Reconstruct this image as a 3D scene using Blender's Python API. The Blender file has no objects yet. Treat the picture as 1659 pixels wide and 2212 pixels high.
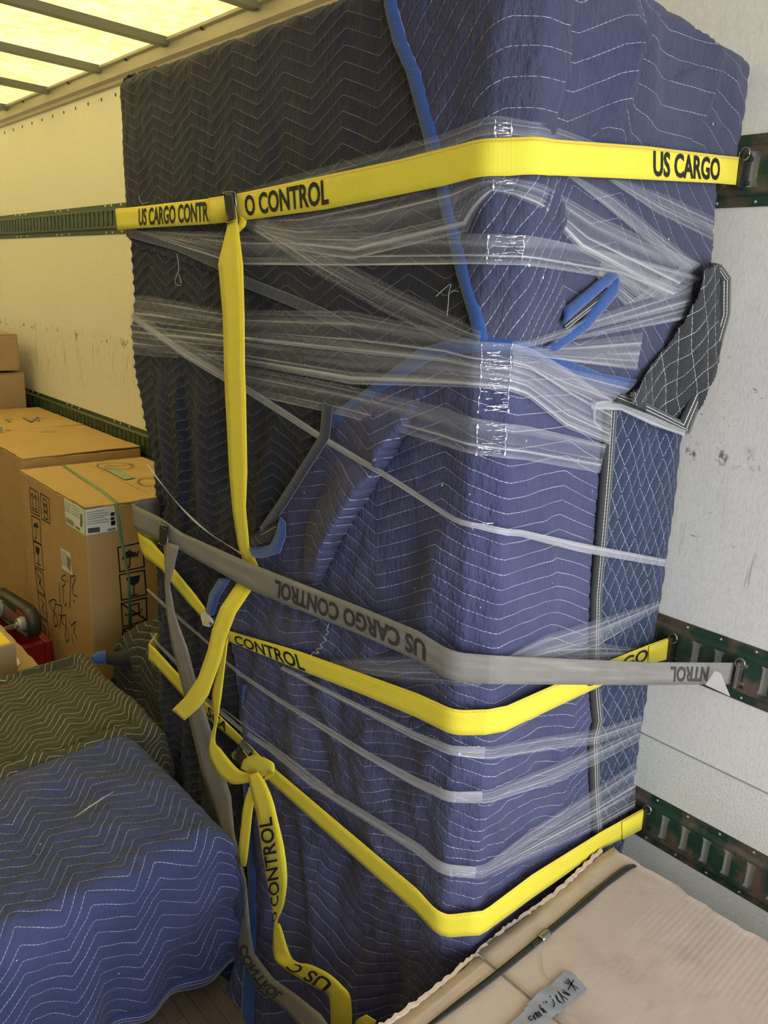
import bpy, bmesh, math, random
import numpy as np
from mathutils import Matrix, Vector

# ---------------------------------------------------------------- camera
YAW, PITCH, ROLL, FPX = 0.81822961, -0.27585732, 0.05436004, 1660.0
CX, CY, EYE = 829.5, 1106.0, 1.6          # the lens is 1.6 m above the truck floor
FW = np.array([-math.sin(YAW) * math.cos(PITCH), math.cos(YAW) * math.cos(PITCH), math.sin(PITCH)])
R0 = np.array([math.cos(YAW), math.sin(YAW), 0.0])
U0 = np.cross(R0, FW)
RT = R0 * math.cos(ROLL) + U0 * math.sin(ROLL)
UP = -R0 * math.sin(ROLL) + U0 * math.cos(ROLL)
cd = bpy.data.cameras.new('camera')
cam = bpy.data.objects.new('camera', cd)
bpy.context.scene.collection.objects.link(cam)
cd.sensor_fit = 'HORIZONTAL'; cd.sensor_width = 36.0; cd.lens = 36.0 * FPX / 1659.0
cd.clip_start = 0.02
cam.matrix_world = Matrix(((RT[0], UP[0], -FW[0], 0), (RT[1], UP[1], -FW[1], 0), (RT[2], UP[2], -FW[2], EYE), (0, 0, 0, 1)))
bpy.context.scene.camera = cam

# ---------------------------------------------------------------- light
sc = bpy.context.scene
sc.view_settings.view_transform = 'Standard'; sc.view_settings.look = 'None'
sc.view_settings.gamma = 1.0; sc.view_settings.use_curve_mapping = False
sc.view_settings.exposure = 0.0
sc.cycles.transparent_max_bounces = 24
sc.cycles.max_bounces = 8; sc.cycles.diffuse_bounces = 5
wd = bpy.data.worlds.new('sky'); sc.world = wd; wd.use_nodes = True
bg = wd.node_tree.nodes['Background']
bg.inputs[0].default_value = (0.86, 0.93, 1.0, 1); bg.inputs[1].default_value = 1.6
def sun(name, energy, rot, col, ang):
    l = bpy.data.lights.new(name, 'SUN'); l.energy = energy; l.color = col; l.angle = ang
    o = bpy.data.objects.new(name, l); sc.collection.objects.link(o); o.rotation_euler = rot
    return o
sun('sun', 16.0, (math.radians(18), math.radians(-12), 0), (1.0, 0.95, 0.85), math.radians(4))
def area(name, loc, size, energy, col, rot):
    l = bpy.data.lights.new(name, 'AREA'); l.shape = 'RECTANGLE'; l.size, l.size_y = size
    l.energy = energy; l.color = col
    o = bpy.data.objects.new(name, l); sc.collection.objects.link(o)
    o.location = loc; o.rotation_euler = rot
    return o
# daylight of the open rear doorway
area('doorway_daylight', (1.75, 0.36, 1.25), (2.2, 2.2), 80, (0.90, 0.94, 1.0), (0, math.radians(80), 0))

# ---------------------------------------------------------------- geometry of the place (z measured from the lens)
def ray(px, py):
    return (px - CX) / FPX * RT - (py - CY) / FPX * UP + FW
def on(px, py, ax, val):
    d = ray(px, py); return d * (val / d[ax])
def pixel(p):
    p = np.asarray(p, float); w = p @ FW
    return np.stack([CX + FPX * (p @ RT) / w, CY - FPX * (p @ UP) / w], -1)

WALL, OPP, CEIL, FLOOR = 1.6, -0.85, 0.885, -1.6
FX, LF, CH = -0.768, 1.172, 0.049         # bundle: corner x, front length, corner chamfer
def front_y(z): return 0.897 - 0.035 * z
# horizontal outline of the wrapped load, run along s (s = 0 at the near corner)
_s = np.arange(-2.0, 0.85, 0.002)
_x = np.zeros_like(_s); _y = np.zeros_like(_s)
for i, s in enumerate(_s):
    if s < -LF: _x[i] = FX - LF; _y[i] = -(s + LF)
    elif s < 0: _x[i] = FX + s; _y[i] = 0
    elif s < CH: _x[i] = FX + s * .7071; _y[i] = s * .7071
    else: _x[i] = FX + CH * .7071 - (s - CH) * 0.036; _y[i] = CH * .7071 + (s - CH)
def _sm(a, n):
    k = np.exp(-np.linspace(-2, 2, n) ** 2); k /= k.sum()
    return np.convolve(np.pad(a, n // 2, mode='reflect', reflect_type='odd'), k, 'valid')
_x = _sm(_x, 9); _y = _sm(_y, 9)
_tx = np.gradient(_x, _s); _ty = np.gradient(_y, _s)
_tn = np.hypot(_tx, _ty); _nx = _sm(_ty / _tn, 21); _ny = _sm(-_tx / _tn, 21)
_nn = np.hypot(_nx, _ny); _nx /= _nn; _ny /= _nn
def flare(s, z):
    """the cloth trails outward on the floor below the open part of the load"""
    w = np.clip((-.05 - s) / .30, 0, 1); w = w * w * (3 - 2 * w) * (1 - .7 * np.clip((-.85 - s) / .25, 0, 1))
    return .95 * np.clip(-1.15 - z, 0, .6) ** 2 * w
def X(s, z, off=0.0):
    """point on the wrapped load at outline run s, height z, lifted by off"""
    s = np.asarray(s, float); z = np.asarray(z, float)
    x = np.interp(s, _s, _x); y = np.interp(s, _s, _y); nx = np.interp(s, _s, _nx); ny = np.interp(s, _s, _ny)
    f = flare(s, z)
    return np.stack(np.broadcast_arrays(x + nx * off + .42 * f, y + front_y(z) + ny * off - f, z + 0 * x), -1)
def sz(px, py, off=0.0):
    """run s and height z of the point of the load seen at a pixel"""
    d = ray(px, py)
    best = None
    for s0 in (-0.6, 0.025, 0.4):
        s, z = s0, -0.3
        for _ in range(25):
            t0 = pixel(X(s, z, off)) - (px, py)
            js = (pixel(X(s + 1e-4, z, off)) - (px, py) - t0) / 1e-4
            jz = (pixel(X(s, z + 1e-4, off)) - (px, py) - t0) / 1e-4
            try: st = np.linalg.solve(np.stack([js, jz], 1), -t0)
            except Exception: break
            s += float(np.clip(st[0], -.3, .3)); z += float(np.clip(st[1], -.3, .3))
            s = min(max(s, -1.6), 0.82); z = min(max(z, -1.9), 1.2)
        e = np.abs(pixel(X(s, z, off)) - (px, py)).sum()
        dist = np.linalg.norm(X(s, z, off))
        if e < 0.5 and (best is None or dist < best[0] - 0.01): best = (dist, s, z)
    if best is None:
        p = on(px, py, 1, 0.9); return (p[0] - FX, p[2])
    return best[1], best[2]

# ---------------------------------------------------------------- materials
def srgb(r, g, b):
    f = lambda c: (c / 255 / 12.92) if c / 255 <= 0.04045 else ((c / 255 + 0.055) / 1.055) ** 2.4
    return (f(r), f(g), f(b), 1)
class N:
    def __init__(s, name):
        s.m = bpy.data.materials.new(name); s.m.use_nodes = True
        s.t = s.m.node_tree; s.b = s.t.nodes['Principled BSDF']; s.out = s.t.nodes['Material Output']
    def n(s, typ, **kw):
        o = s.t.nodes.new('ShaderNode' + typ)
        for k, v in kw.items():
            if k.startswith('i_'):
                key = k[2:]; key = int(key) if key.isdigit() else key
                if isinstance(v, bpy.types.NodeSocket): s.t.links.new(v, o.inputs[key])
                else: o.inputs[key].default_value = v
            else: setattr(o, k, v)
        return o
    def L(s, a, b): s.t.links.new(a, b)
    def math(s, op, a, b=0.0, c=0.0):
        o = s.t.nodes.new('ShaderNodeMath'); o.operation = op
        for i, v in enumerate((a, b, c)):
            if isinstance(v, bpy.types.NodeSocket): s.t.links.new(v, o.inputs[i])
            else: o.inputs[i].default_value = v
        return o.outputs[0]
    def mix(s, f, a, b):
        o = s.t.nodes.new('ShaderNodeMix'); o.data_type = 'RGBA'
        for i, v in ((0, f), (6, a), (7, b)):
            if isinstance(v, bpy.types.NodeSocket): s.t.links.new(v, o.inputs[i])
            else: o.inputs[i].default_value = v
        return o.outputs[2]
    def noise(s, scale, detail=3, vec=None, rough=.5):
        o = s.n('TexNoise'); o.inputs['Scale'].default_value = scale; o.inputs['Detail'].default_value = detail
        o.inputs['Roughness'].default_value = rough
        if vec is not None: s.L(vec, o.inputs['Vector'])
        return o.outputs[0]
    def ramp(s, v, a, b, lo=0.0, hi=1.0):
        o = s.n('MapRange'); o.clamp = True
        s.L(v, o.inputs[0])
        for i, q in ((1, a), (2, b), (3, lo), (4, hi)):
            if isinstance(q, bpy.types.NodeSocket): s.L(q, o.inputs[i])
            else: o.inputs[i].default_value = q
        return o.outputs[0]
    def mapv(s, vec, scale):
        o = s.n('Mapping'); s.L(vec, o.inputs[0]); o.inputs['Scale'].default_value = scale
        return o.outputs[0]
    def pos(s): return s.n('NewGeometry').outputs['Position']
    def uv(s): return s.n('UVMap').outputs[0]
    def attr(s, name): return s.n('Attribute', attribute_name=name).outputs['Fac']
    def bump(s, h, strength=.3, dist=.01):
        o = s.n('Bump'); o.inputs['Strength'].default_value = strength; o.inputs['Distance'].default_value = dist
        s.L(h, o.inputs['Height']); s.L(o.outputs[0], s.b.inputs['Normal']); return o
    def col(s, v):
        if isinstance(v, bpy.types.NodeSocket): s.L(v, s.b.inputs['Base Color'])
        else: s.b.inputs['Base Color'].default_value = v
    def set(s, **kw):
        for k, v in kw.items():
            i = s.b.inputs[k.replace('_', ' ')]
            if isinstance(v, bpy.types.NodeSocket): s.L(v, i)
            else: i.default_value = v
        return s.m

def flat(name, rgb, rough=.6, metal=0.0, var=.12, scale=30):
    m = N(name)
    nz = m.noise(scale, 4, m.pos())
    a = tuple(c * (1 - var) for c in rgb[:3]) + (1,); b = tuple(min(1, c * (1 + var)) for c in rgb[:3]) + (1,)
    m.col(m.mix(nz, a, b)); return m.set(Roughness=rough, Metallic=metal)

def quilt(name, base, dusty, thread=(.75, .76, .8, 1), rows2=False, lint=True, dash=.72, thr=1.0, crk=((150, 38, 1), (45, 22, 1)), cs=.55):
    m = N(name); uv = m.uv()
    big = m.noise(5, 4, uv)
    col = m.mix(m.ramp(big, .4, .66), base, dusty)
    fine = m.noise(400, 2, uv)
    dark = tuple(c * .72 for c in base[:3]) + (1,)
    col = m.mix(m.ramp(fine, .35, .75, .28, 0), col, dark)
    def line(rn):
        r = m.attr(rn); fr = m.math('FRACT', r); d = m.math('ABSOLUTE', m.math('SUBTRACT', fr, .5))
        kw = m.attr(rn + '_w')
        ln = m.ramp(d, m.math('MULTIPLY', kw, .7), m.math('MULTIPLY', kw, 1.4), 1, 0)
        ds = m.math('LESS_THAN', m.math('FRACT', m.attr('dash')), dash)
        return m.math('MULTIPLY', ln, m.math('MULTIPLY_ADD', ds, .75, .25))
    ln = line('row')
    if rows2: ln = m.math('MAXIMUM', ln, line('row2'))
    ln = m.math('MULTIPLY', ln, m.ramp(m.noise(14, 3, uv), .3, .62, .45 * thr, 1.0 * thr))
    col = m.mix(ln, col, thread)
    if lint:
        v = m.n('TexVoronoi'); v.inputs['Scale'].default_value = 36; m.L(m.mapv(uv, (1.0, .62, 1)), v.inputs['Vector'])
        sp = m.math('LESS_THAN', v.outputs['Distance'], .05)
        keep = m.math('GREATER_THAN', m.n('SeparateColor', i_0=v.outputs['Color']).outputs[0], .86)
        col = m.mix(m.math('MULTIPLY', m.math('MULTIPLY', sp, keep), .8), col, (.8, .8, .78, 1))
    m.col(col)
    cr = m.noise(1, 4, m.mapv(uv, crk[0]), .6)
    cr2 = m.noise(1, 3, m.mapv(uv, crk[1]), .6)
    h = m.math('ADD', m.math('MULTIPLY', cr, cs), m.math('ADD', cr2, m.math('MULTIPLY', m.noise(900, 1, uv), .05)))
    m.bump(h, .8, .011)
    return m.set(Roughness=.88, Sheen_Weight=.08, Sheen_Roughness=.5)

def webbing(name, a, b, stitch=None, worn=0.0, dirt=.15):
    m = N(name); uv = m.uv()
    sp = m.n('SeparateXYZ', i_0=uv); l, w = sp.outputs[0], sp.outputs[1]      # l in metres, w in metres across
    rib = m.math('SINE', m.math('MULTIPLY', l, 2 * math.pi / .0016))
    rib2 = m.math('SINE', m.math('MULTIPLY', w, 2 * math.pi / .0013))
    hgt = m.math('MULTIPLY', rib, m.math('MULTIPLY_ADD', rib2, .35, .65))
    col = m.mix(m.noise(25, 4, uv), a, b)
    dk = tuple(c * .66 for c in a[:3]) + (1,)
    col = m.mix(m.ramp(hgt, -1, 1, .35, 0), col, dk)
    col = m.mix(m.ramp(m.noise(18, 5, m.mapv(uv, (.5, 2, 1))), .56, .8, 0, dirt), col, (.25, .2, .08, 1))
    if worn: col = m.mix(m.ramp(m.noise(40, 5, m.mapv(uv, (.15, 2, 1))), .5, .75, 0, worn), col, (.42, .38, .36, 1))
    if stitch:
        ln = m.math('LESS_THAN', m.math('ABSOLUTE', m.math('SUBTRACT', w, .0042)), .0006)
        ln = m.math('MULTIPLY', ln, m.math('LESS_THAN', m.math('FRACT', m.math('MULTIPLY', l, 1 / .005)), .8))
        col = m.mix(ln, col, stitch)
    m.col(col); m.bump(hgt, .45, .0006)
    return m.set(Roughness=.55, Sheen_Weight=.1)

def film(name, haze=.10, streak=.72):
    m = N(name); uv = m.uv(); m.b.inputs['Base Color'].default_value = (.62, .62, .64, 1)
    m.set(Roughness=.15, Specular_IOR_Level=1.0)
    s1 = m.noise(1, 2, m.mapv(uv, (.6, 150, 1)), .5); s2 = m.noise(1, 3, m.mapv(uv, (1.1, 45, 1)), .5)
    al = m.math('ADD', m.ramp(s1, .52, .74, 0, streak), m.ramp(s2, .44, .70, 0, .28))
    al = m.math('MINIMUM', m.math('ADD', al, haze), .92)
    lp = m.noise(1, 3, m.mapv(uv, (4, 55, 1)))
    m.bump(m.math('ADD', m.math('ADD', s1, s2), m.math('MULTIPLY', lp, .8)), .8, .005)
    m.set(Alpha=al)
    return m.m

def cardboard(name, a, b, corr=0.0, stain=.25):
    m = N(name); uv = m.pos()
    col = m.mix(m.noise(5, 5, uv), a, b)
    col = m.mix(m.ramp(m.noise(9, 6, uv, .6), .55, .75, 0, stain), col, tuple(c * .72 for c in a[:3]) + (1,))
    col = m.mix(m.ramp(m.noise(260, 2, uv), .3, .8, .12, 0), col, tuple(c * .7 for c in a[:3]) + (1,))
    m.col(col)
    h = m.noise(14, 4, uv)
    if corr:
        sp = m.n('SeparateXYZ', i_0=uv)
        w = m.math('SINE', m.math('MULTIPLY', sp.outputs[0], 2 * math.pi / corr))
        h = m.math('ADD', h, m.math('MULTIPLY', m.math('MULTIPLY', w, m.ramp(m.noise(4, 2, uv), .4, .6)), .030))
    m.bump(h, .35, .012)
    return m.set(Roughness=.82)

M = {}
NAVY = (.030, .033, .066, 1); NAVY2 = (.050, .054, .098, 1)
M['navy_a'] = quilt('navy_quilt_dark', (.011, .013, .027, 1), (.017, .018, .031, 1), thread=(.24, .24, .26, 1), lint=False, dash=.92)
M['navy_d'] = quilt('navy_quilt_deep', (.007, .009, .021, 1), (.012, .014, .029, 1), thread=(.19, .20, .23, 1), lint=False, dash=.9)
M['navy_b'] = quilt('navy_quilt_faded', (.040, .044, .095, 1), (.055, .057, .108, 1), thread=(.6, .6, .66, 1))
M['navy_c'] = quilt('navy_quilt_violet', (.048, .052, .128, 1), (.066, .070, .158, 1), thread=(.6, .6, .68, 1))
M['navy_e'] = quilt('navy_diamond_quilt', (.013, .025, .070, 1), (.019, .033, .085, 1), rows2=True, lint=False, thread=(.62, .70, .78, 1))
M['black_e'] = quilt('black_diamond_quilt', (.016, .018, .020, 1), (.022, .024, .026, 1), rows2=True, lint=False, thread=(.8, .8, .8, 1))
M['blue_f'] = quilt('royal_blue_quilt', (.034, .048, .135, 1), (.050, .060, .165, 1), thread=(.42, .46, .6, 1), crk=((60, 60, 1), (26, 26, 1)), cs=.8)
M['olive'] = quilt('olive_quilt', (.040, .037, .016, 1), (.052, .048, .022, 1), thread=(.55, .52, .36, 1), lint=False, dash=.95)
M['blackq'] = quilt('black_quilt', (.012, .012, .011, 1), (.02, .019, .016, 1), thread=(.6, .58, .48, 1), lint=False, dash=.97)
def binding(name, a, b, stitch=False, sc_=.62):
    m = N(name); uv = m.uv(); sp = m.n('SeparateXYZ', i_0=uv); l, w = sp.outputs[0], sp.outputs[1]
    col = m.mix(m.noise(35, 4, uv), a, b)
    if stitch:
        for c in (.009, .0145):
            ln = m.math('LESS_THAN', m.math('ABSOLUTE', m.math('SUBTRACT', w, c)), .0006)
            ln = m.math('MULTIPLY', ln, m.math('LESS_THAN', m.math('FRACT', m.math('MULTIPLY', l, 1 / .007)), .85))
            col = m.mix(ln, col, (sc_, sc_, sc_, 1))
    m.col(col); m.bump(m.noise(1, 4, m.mapv(uv, (90, 30, 1))), .6, .004)
    return m.set(Roughness=.9, Sheen_Weight=.3)
M['blue_bind'] = binding('blue_binding', (.010, .050, .19, 1), (.018, .070, .25, 1))
M['navy_bind'] = binding('navy_binding', (.016, .018, .030, 1), (.026, .028, .045, 1))
M['black_bind'] = binding('black_binding', (.012, .012, .013, 1), (.020, .020, .021, 1), True)
M['blue_hem'] = binding('blue_hem_binding', (.020, .035, .12, 1), (.03, .048, .15, 1), True, .4)
M['yellow'] = webbing('yellow_webbing', (.88, .73, .03, 1), (.95, .82, .06, 1), stitch=(.80, .28, .03, 1))
M['grey'] = webbing('grey_webbing', (.20, .185, .165, 1), (.26, .245, .22, 1), worn=.5, dirt=.3)
M['ink'] = flat('black_ink', (.010, .010, .010, 1), .6, var=.2)
M['grey_ink'] = flat('faded_black_ink', (.045, .042, .042, 1), .7, var=.3)
M['steel'] = flat('zinc_steel', (.32, .31, .28, 1), .32, .9, var=.3, scale=60)
M['dark_steel'] = flat('dark_steel', (.07, .07, .07, 1), .35, .8, var=.3, scale=60)
M['cream_steel'] = flat('cream_painted_steel', (.72, .70, .58, 1), .45)
M['film'] = film('stretch_film')
M['film_glint'] = flat('painted_film_glint', (.86, .87, .90, 1), .22, 0, var=.05)  # near-white colour stands in for glints on the film
M['film_dense'] = film('stretch_film_roped', haze=.38, streak=.6)
M['film_thin'] = film('stretch_film_thin', haze=.07, streak=.6)
M['card'] = cardboard('kraft_cardboard', (.40, .255, .11, 1), (.47, .30, .135, 1))
M['card_dull'] = cardboard('dull_cardboard', (.33, .23, .125, 1), (.40, .28, .155, 1))
M['card_pale'] = cardboard('pale_corrugated_cardboard', (.47, .365, .285, 1), (.56, .445, .35, 1), corr=.011, stain=.55)
M['card_edge'] = cardboard('torn_cardboard_edge', (.50, .39, .29, 1), (.60, .48, .36, 1))
M['green_tape'] = flat('green_strapping', (.10, .26, .16, 1), .45)
M['black_tape'] = flat('black_strapping', (.016, .017, .019, 1), .4, var=.3)
M['paper'] = flat('label_paper', (.66, .68, .66, 1), .6, var=.04)
M['grey_print'] = flat('grey_print', (.16, .17, .17, 1), .7)
M['duct'] = flat('grey_duct_tape', (.31, .32, .355, 1), .35, .12, var=.12, scale=14)
M['white_tag'] = flat('white_tag', (.75, .74, .70, 1), .6)
M['red'] = flat('red_plastic', (.35, .015, .015, 1), .4)
M['yellow_print'] = flat('yellow_print', (.75, .55, .03, 1), .5)
M['rubber'] = flat('black_rubber', (.03, .03, .026, 1), .5)
M['grey_plastic'] = flat('grey_plastic', (.28, .28, .26, 1), .45)
M['washer'] = flat('pale_washer', (.5, .5, .46, 1), .35, .5)

def wall_mat():
    m = N('scuffed_white_wall_liner'); p = m.pos(); sp = m.n('SeparateXYZ', i_0=p); z = sp.outputs[2]
    base = m.mix(m.noise(1.2, 4, p), (.70, .68, .64, 1), (.78, .76, .72, 1))
    # fine woven grain
    g = m.noise(1, 2, m.mapv(p, (260, 1, 90)))
    base = m.mix(m.ramp(g, .42, .8, 0, .35), base, (.46, .45, .42, 1))
    # vertical dirt runs below a scuff line, and short dark scuffs
    runs = m.noise(1, 5, m.mapv(p, (70, 1, 6)), .65)
    band = m.math('MULTIPLY', m.ramp(z, 1.02, 1.06), m.ramp(z, 1.24, 1.30, 1, 0))
    base = m.mix(m.math('MULTIPLY', m.math('MULTIPLY', m.ramp(runs, .56, .70, 0, .8), band), m.ramp(m.noise(3, 2, p), .35, .6)), base, (.16, .13, .07, 1))
    sc1 = m.ramp(m.noise(1, 5, m.mapv(p, (38, 1, 130)), .7), .655, .70, 0, .85)
    zone = m.math('MULTIPLY', m.ramp(z, .9, 1.15), m.ramp(z, 1.45, 1.6, 1, 0.06))
    zone = m.math('MULTIPLY', zone, m.ramp(m.noise(5, 2, p), .40, .6))
    base = m.mix(m.math('MULTIPLY', sc1, zone), base, (.13, .10, .07, 1))
    edge = m.math('MULTIPLY', m.ramp(z, 1.275, 1.30), m.ramp(z, 1.31, 1.345, 1, 0))
    blot = m.ramp(m.noise(1, 4, m.mapv(p, (28, 1, 22)), .6), .58, .66, 0, .9)
    base = m.mix(m.math('MULTIPLY', edge, blot), base, (.10, .08, .04, 1))
    m.col(base); m.bump(g, .2, .002)
    return m.set(Roughness=.42)
M['wall'] = wall_mat()
def stipple():
    m = N('stippled_white_liner'); p = m.pos()
    v = m.n('TexVoronoi'); v.inputs['Scale'].default_value = 1; m.L(m.mapv(p, (230, 230, 230)), v.inputs['Vector'])
    col = m.mix(m.ramp(v.outputs['Distance'], .05, .35, .8, 0), (.70, .70, .64, 1), (.34, .35, .30, 1))
    m.col(col); m.bump(v.outputs['Distance'], .25, .0015)
    return m.set(Roughness=.45)
M['stipple'] = stipple()
def roof_mat():
    m = N('translucent_yellow_fibreglass'); p = m.pos()
    f = m.noise(1, 5, m.mapv(p, (34, 22, 1)), .75); f2 = m.noise(1.6, 3, p)
    col = m.mix(m.ramp(f, .34, .66), (.48, .43, .20, 1), (.88, .81, .50, 1))
    col = m.mix(m.ramp(f2, .35, .65, 0, .35), col, (.90, .84, .57, 1))
    m.t.nodes.remove(m.b)
    tr = m.n('BsdfTranslucent'); m.L(col, tr.inputs[0])
    df = m.n('BsdfDiffuse'); df.inputs[0].default_value = (.7, .66, .42, 1)
    mx = m.n('MixShader'); mx.inputs[0].default_value = .25
    m.L(tr.outputs[0], mx.inputs[1]); m.L(df.outputs[0], mx.inputs[2]); m.L(mx.outputs[0], m.out.inputs[0])
    return m.m
M['roof'] = roof_mat()
M['rail'] = flat('cream_roof_rail', (.50, .46, .38, 1), .4, .15, var=.08, scale=5)
M['rafter'] = flat('grey_roof_bow', (.25, .25, .21, 1), .4, .5, var=.1, scale=8)
def green_rail():
    m = N('green_painted_track'); p = m.pos()
    col = m.mix(m.noise(8, 4, p), (.012, .040, .026, 1), (.022, .062, .040, 1))
    rust = m.ramp(m.noise(13, 6, p, .65), .46, .60, 0, .9)
    rust = m.math('MULTIPLY', rust, m.ramp(m.n('SeparateXYZ', i_0=p).outputs[0], -1.6, -.6, .12, 1))
    col = m.mix(rust, col, (.15, .098, .070, 1))
    m.col(col); m.bump(m.noise(60, 3, p), .2, .003)
    return m.set(Roughness=.42, Metallic=.2)
M['track'] = green_rail()
M['rivet'] = flat('aluminium_rivet', (.62, .60, .56, 1), .3, .7)
def wood():
    m = N('worn_wood_floor'); p = m.pos()
    g = m.noise(1, 6, m.mapv(p, (9, 90, 1)), .65)
    col = m.mix(g, (.085, .058, .036, 1), (.20, .15, .10, 1))
    oi = m.n('ObjectInfo').outputs['Random']
    col = m.mix(m.math('MULTIPLY', oi, .6), col, (.10, .075, .052, 1))
    col = m.mix(m.ramp(m.noise(7, 5, p), .5, .8, 0, .5), col, (.24, .20, .155, 1))
    m.col(col); m.bump(g, .2, .003)
    return m.set(Roughness=.6)
M['wood'] = wood()
M['dim_liner'] = flat('grey_dimming_liner', (.20, .19, .17, 1), .7, scale=3)  # unseen wall's grey, darkened to cut light bounced onto the load

# ---------------------------------------------------------------- object helpers
COL = sc.collection
def mesh(name, V, F, mat, parent=None, uvs=None, attrs=None, smooth=False, label=None, cat=None, group=None, kind=None):
    V = np.asarray(V, float).reshape(-1, 3).copy(); V[:, 2] += EYE
    me = bpy.data.meshes.new(name)
    if isinstance(F, np.ndarray):
        n, k = F.shape
        me.vertices.add(len(V)); me.vertices.foreach_set('co', V.ravel())
        me.loops.add(n * k); me.loops.foreach_set('vertex_index', F.astype(np.int32).ravel())
        me.polygons.add(n); me.polygons.foreach_set('loop_start', np.arange(0, n * k, k, dtype=np.int32))
        me.update(calc_edges=True)
    else:
        me.from_pydata([tuple(v) for v in V], [], [tuple(int(i) for i in f) for f in F]); me.update()
    if uvs is not None:
        ly = me.uv_layers.new(name='UVMap'); li = np.empty(len(me.loops), np.int32); me.loops.foreach_get('vertex_index', li)
        ly.data.foreach_set('uv', np.asarray(uvs, float)[li].astype(np.float32).ravel())
    for k, a in (attrs or {}).items():
        at = me.attributes.new(k, 'FLOAT', 'POINT'); at.data.foreach_set('value', np.asarray(a, np.float32).ravel())
    if smooth: me.polygons.foreach_set('use_smooth', np.ones(len(me.polygons), bool))
    if mat is not None: me.materials.append(M[mat] if isinstance(mat, str) else mat)
    me.validate(clean_customdata=False)
    o = bpy.data.objects.new(name, me); COL.objects.link(o)
    if parent is not None:
        o.parent = parent; q = parent; off = Vector((0, 0, 0))
        while q is not None: off += q.location; q = q.parent
        if parent.type != 'MESH': o.matrix_parent_inverse = Matrix.Translation(-off)
    tag(o, label, cat, group, kind)
    return o
def tag(o, label=None, cat=None, group=None, kind=None):
    for k, v in (('label', label), ('category', cat), ('group', group), ('kind', kind)):
        if v: o[k] = v
    return o
def empty(name, loc, label, cat, group=None):
    o = bpy.data.objects.new(name, None); o.location = (loc[0], loc[1], loc[2] + EYE); COL.objects.link(o)
    o.empty_display_size = .1
    return tag(o, label, cat, group)

class G:
    """collects boxes, bars and discs into one mesh"""
    def __init__(s): s.v = []; s.f = []
    def hexa(s, P):
        b = len(s.v); s.v += [tuple(p) for p in P]
        s.f += [(b, b + 3, b + 2, b + 1), (b + 4, b + 5, b + 6, b + 7), (b, b + 1, b + 5, b + 4), (b + 1, b + 2, b + 6, b + 5), (b + 2, b + 3, b + 7, b + 6), (b + 3, b, b + 4, b + 7)]
    def box(s, x0, x1, y0, y1, z0, z1):
        s.hexa([(x0, y0, z0), (x1, y0, z0), (x1, y1, z0), (x0, y1, z0), (x0, y0, z1), (x1, y0, z1), (x1, y1, z1), (x0, y1, z1)])
    def obox(s, c, ax, h):
        """box about c along unit axes ax with half sizes h"""
        c = np.array(c, float); a = [np.array(q, float) * k for q, k in zip(ax, h)]
        s.hexa([c + i * a[0] + j * a[1] + k * a[2] for k in (-1, 1) for i, j in ((-1, -1), (1, -1), (1, 1), (-1, 1))])
    def prism(s, pts, d):
        """extrude a planar ring of points by vector d"""
        b = len(s.v); n = len(pts); d = np.array(d, float)
        s.v += [tuple(p) for p in pts] + [tuple(np.array(p) + d) for p in pts]
        s.f.append(tuple(range(b + n - 1, b - 1, -1))); s.f.append(tuple(range(b + n, b + 2 * n)))
        for i in range(n): s.f.append((b + i, b + (i + 1) % n, b + n + (i + 1) % n, b + n + i))
    def dome(s, c, nrm, r, h, seg=10):
        c = np.array(c, float); n = np.array(nrm, float); n /= np.linalg.norm(n)
        a = np.cross(n, (0, 0, 1.)) if abs(n[2]) < .9 else np.cross(n, (1., 0, 0)); a /= np.linalg.norm(a); q = np.cross(n, a)
        b = len(s.v)
        for rr, hh in ((r, 0), (r * .85, h * .6), (r * .4, h)):
            for i in range(seg):
                t = 2 * math.pi * i / seg; s.v.append(tuple(c + rr * (math.cos(t) * a + math.sin(t) * q) + n * hh))
        for k in range(2):
            for i in range(seg): s.f.append((b + k * seg + i, b + k * seg + (i + 1) % seg, b + (k + 1) * seg + (i + 1) % seg, b + (k + 1) * seg + i))
        s.f.append(tuple(b + 2 * seg + i for i in range(seg)))
    def tube(s, pts, r, seg=8, close=False):
        pts = [np.array(p, float) for p in pts]; n = len(pts); b = len(s.v)
        rr = r if hasattr(r, '__len__') else [r] * n
        up = np.array((.3, .1, 1.0))
        for i in range(n):
            p0 = pts[(i - 1) % n] if close or i > 0 else pts[0]; p1 = pts[(i + 1) % n] if close or i < n - 1 else pts[-1]
            t = p1 - p0; t /= np.linalg.norm(t) + 1e-12
            a = np.cross(t, up); a /= np.linalg.norm(a) + 1e-12; q = np.cross(t, a)
            for k in range(seg):
                w = 2 * math.pi * k / seg; s.v.append(tuple(pts[i] + rr[i] * (math.cos(w) * a + math.sin(w) * q)))
        for i in range(n if close else n - 1):
            for k in range(seg):
                i2 = (i + 1) % n
                s.f.append((b + i * seg + k, b + i * seg + (k + 1) % seg, b + i2 * seg + (k + 1) % seg, b + i2 * seg + k))
        if not close:
            s.f.append(tuple(b + k for k in range(seg))); s.f.append(tuple(b + (n - 1) * seg + k for k in range(seg))[::-1])
    def make(s, name, mat, parent=None, **kw):
        return mesh(name, s.v, s.f, mat, parent, **kw)
def soften(o, w=.004, seg=2):
    b = o.modifiers.new('soft', 'BEVEL'); b.width = w; b.segments = seg; b.limit_method = 'ANGLE'; return o

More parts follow.
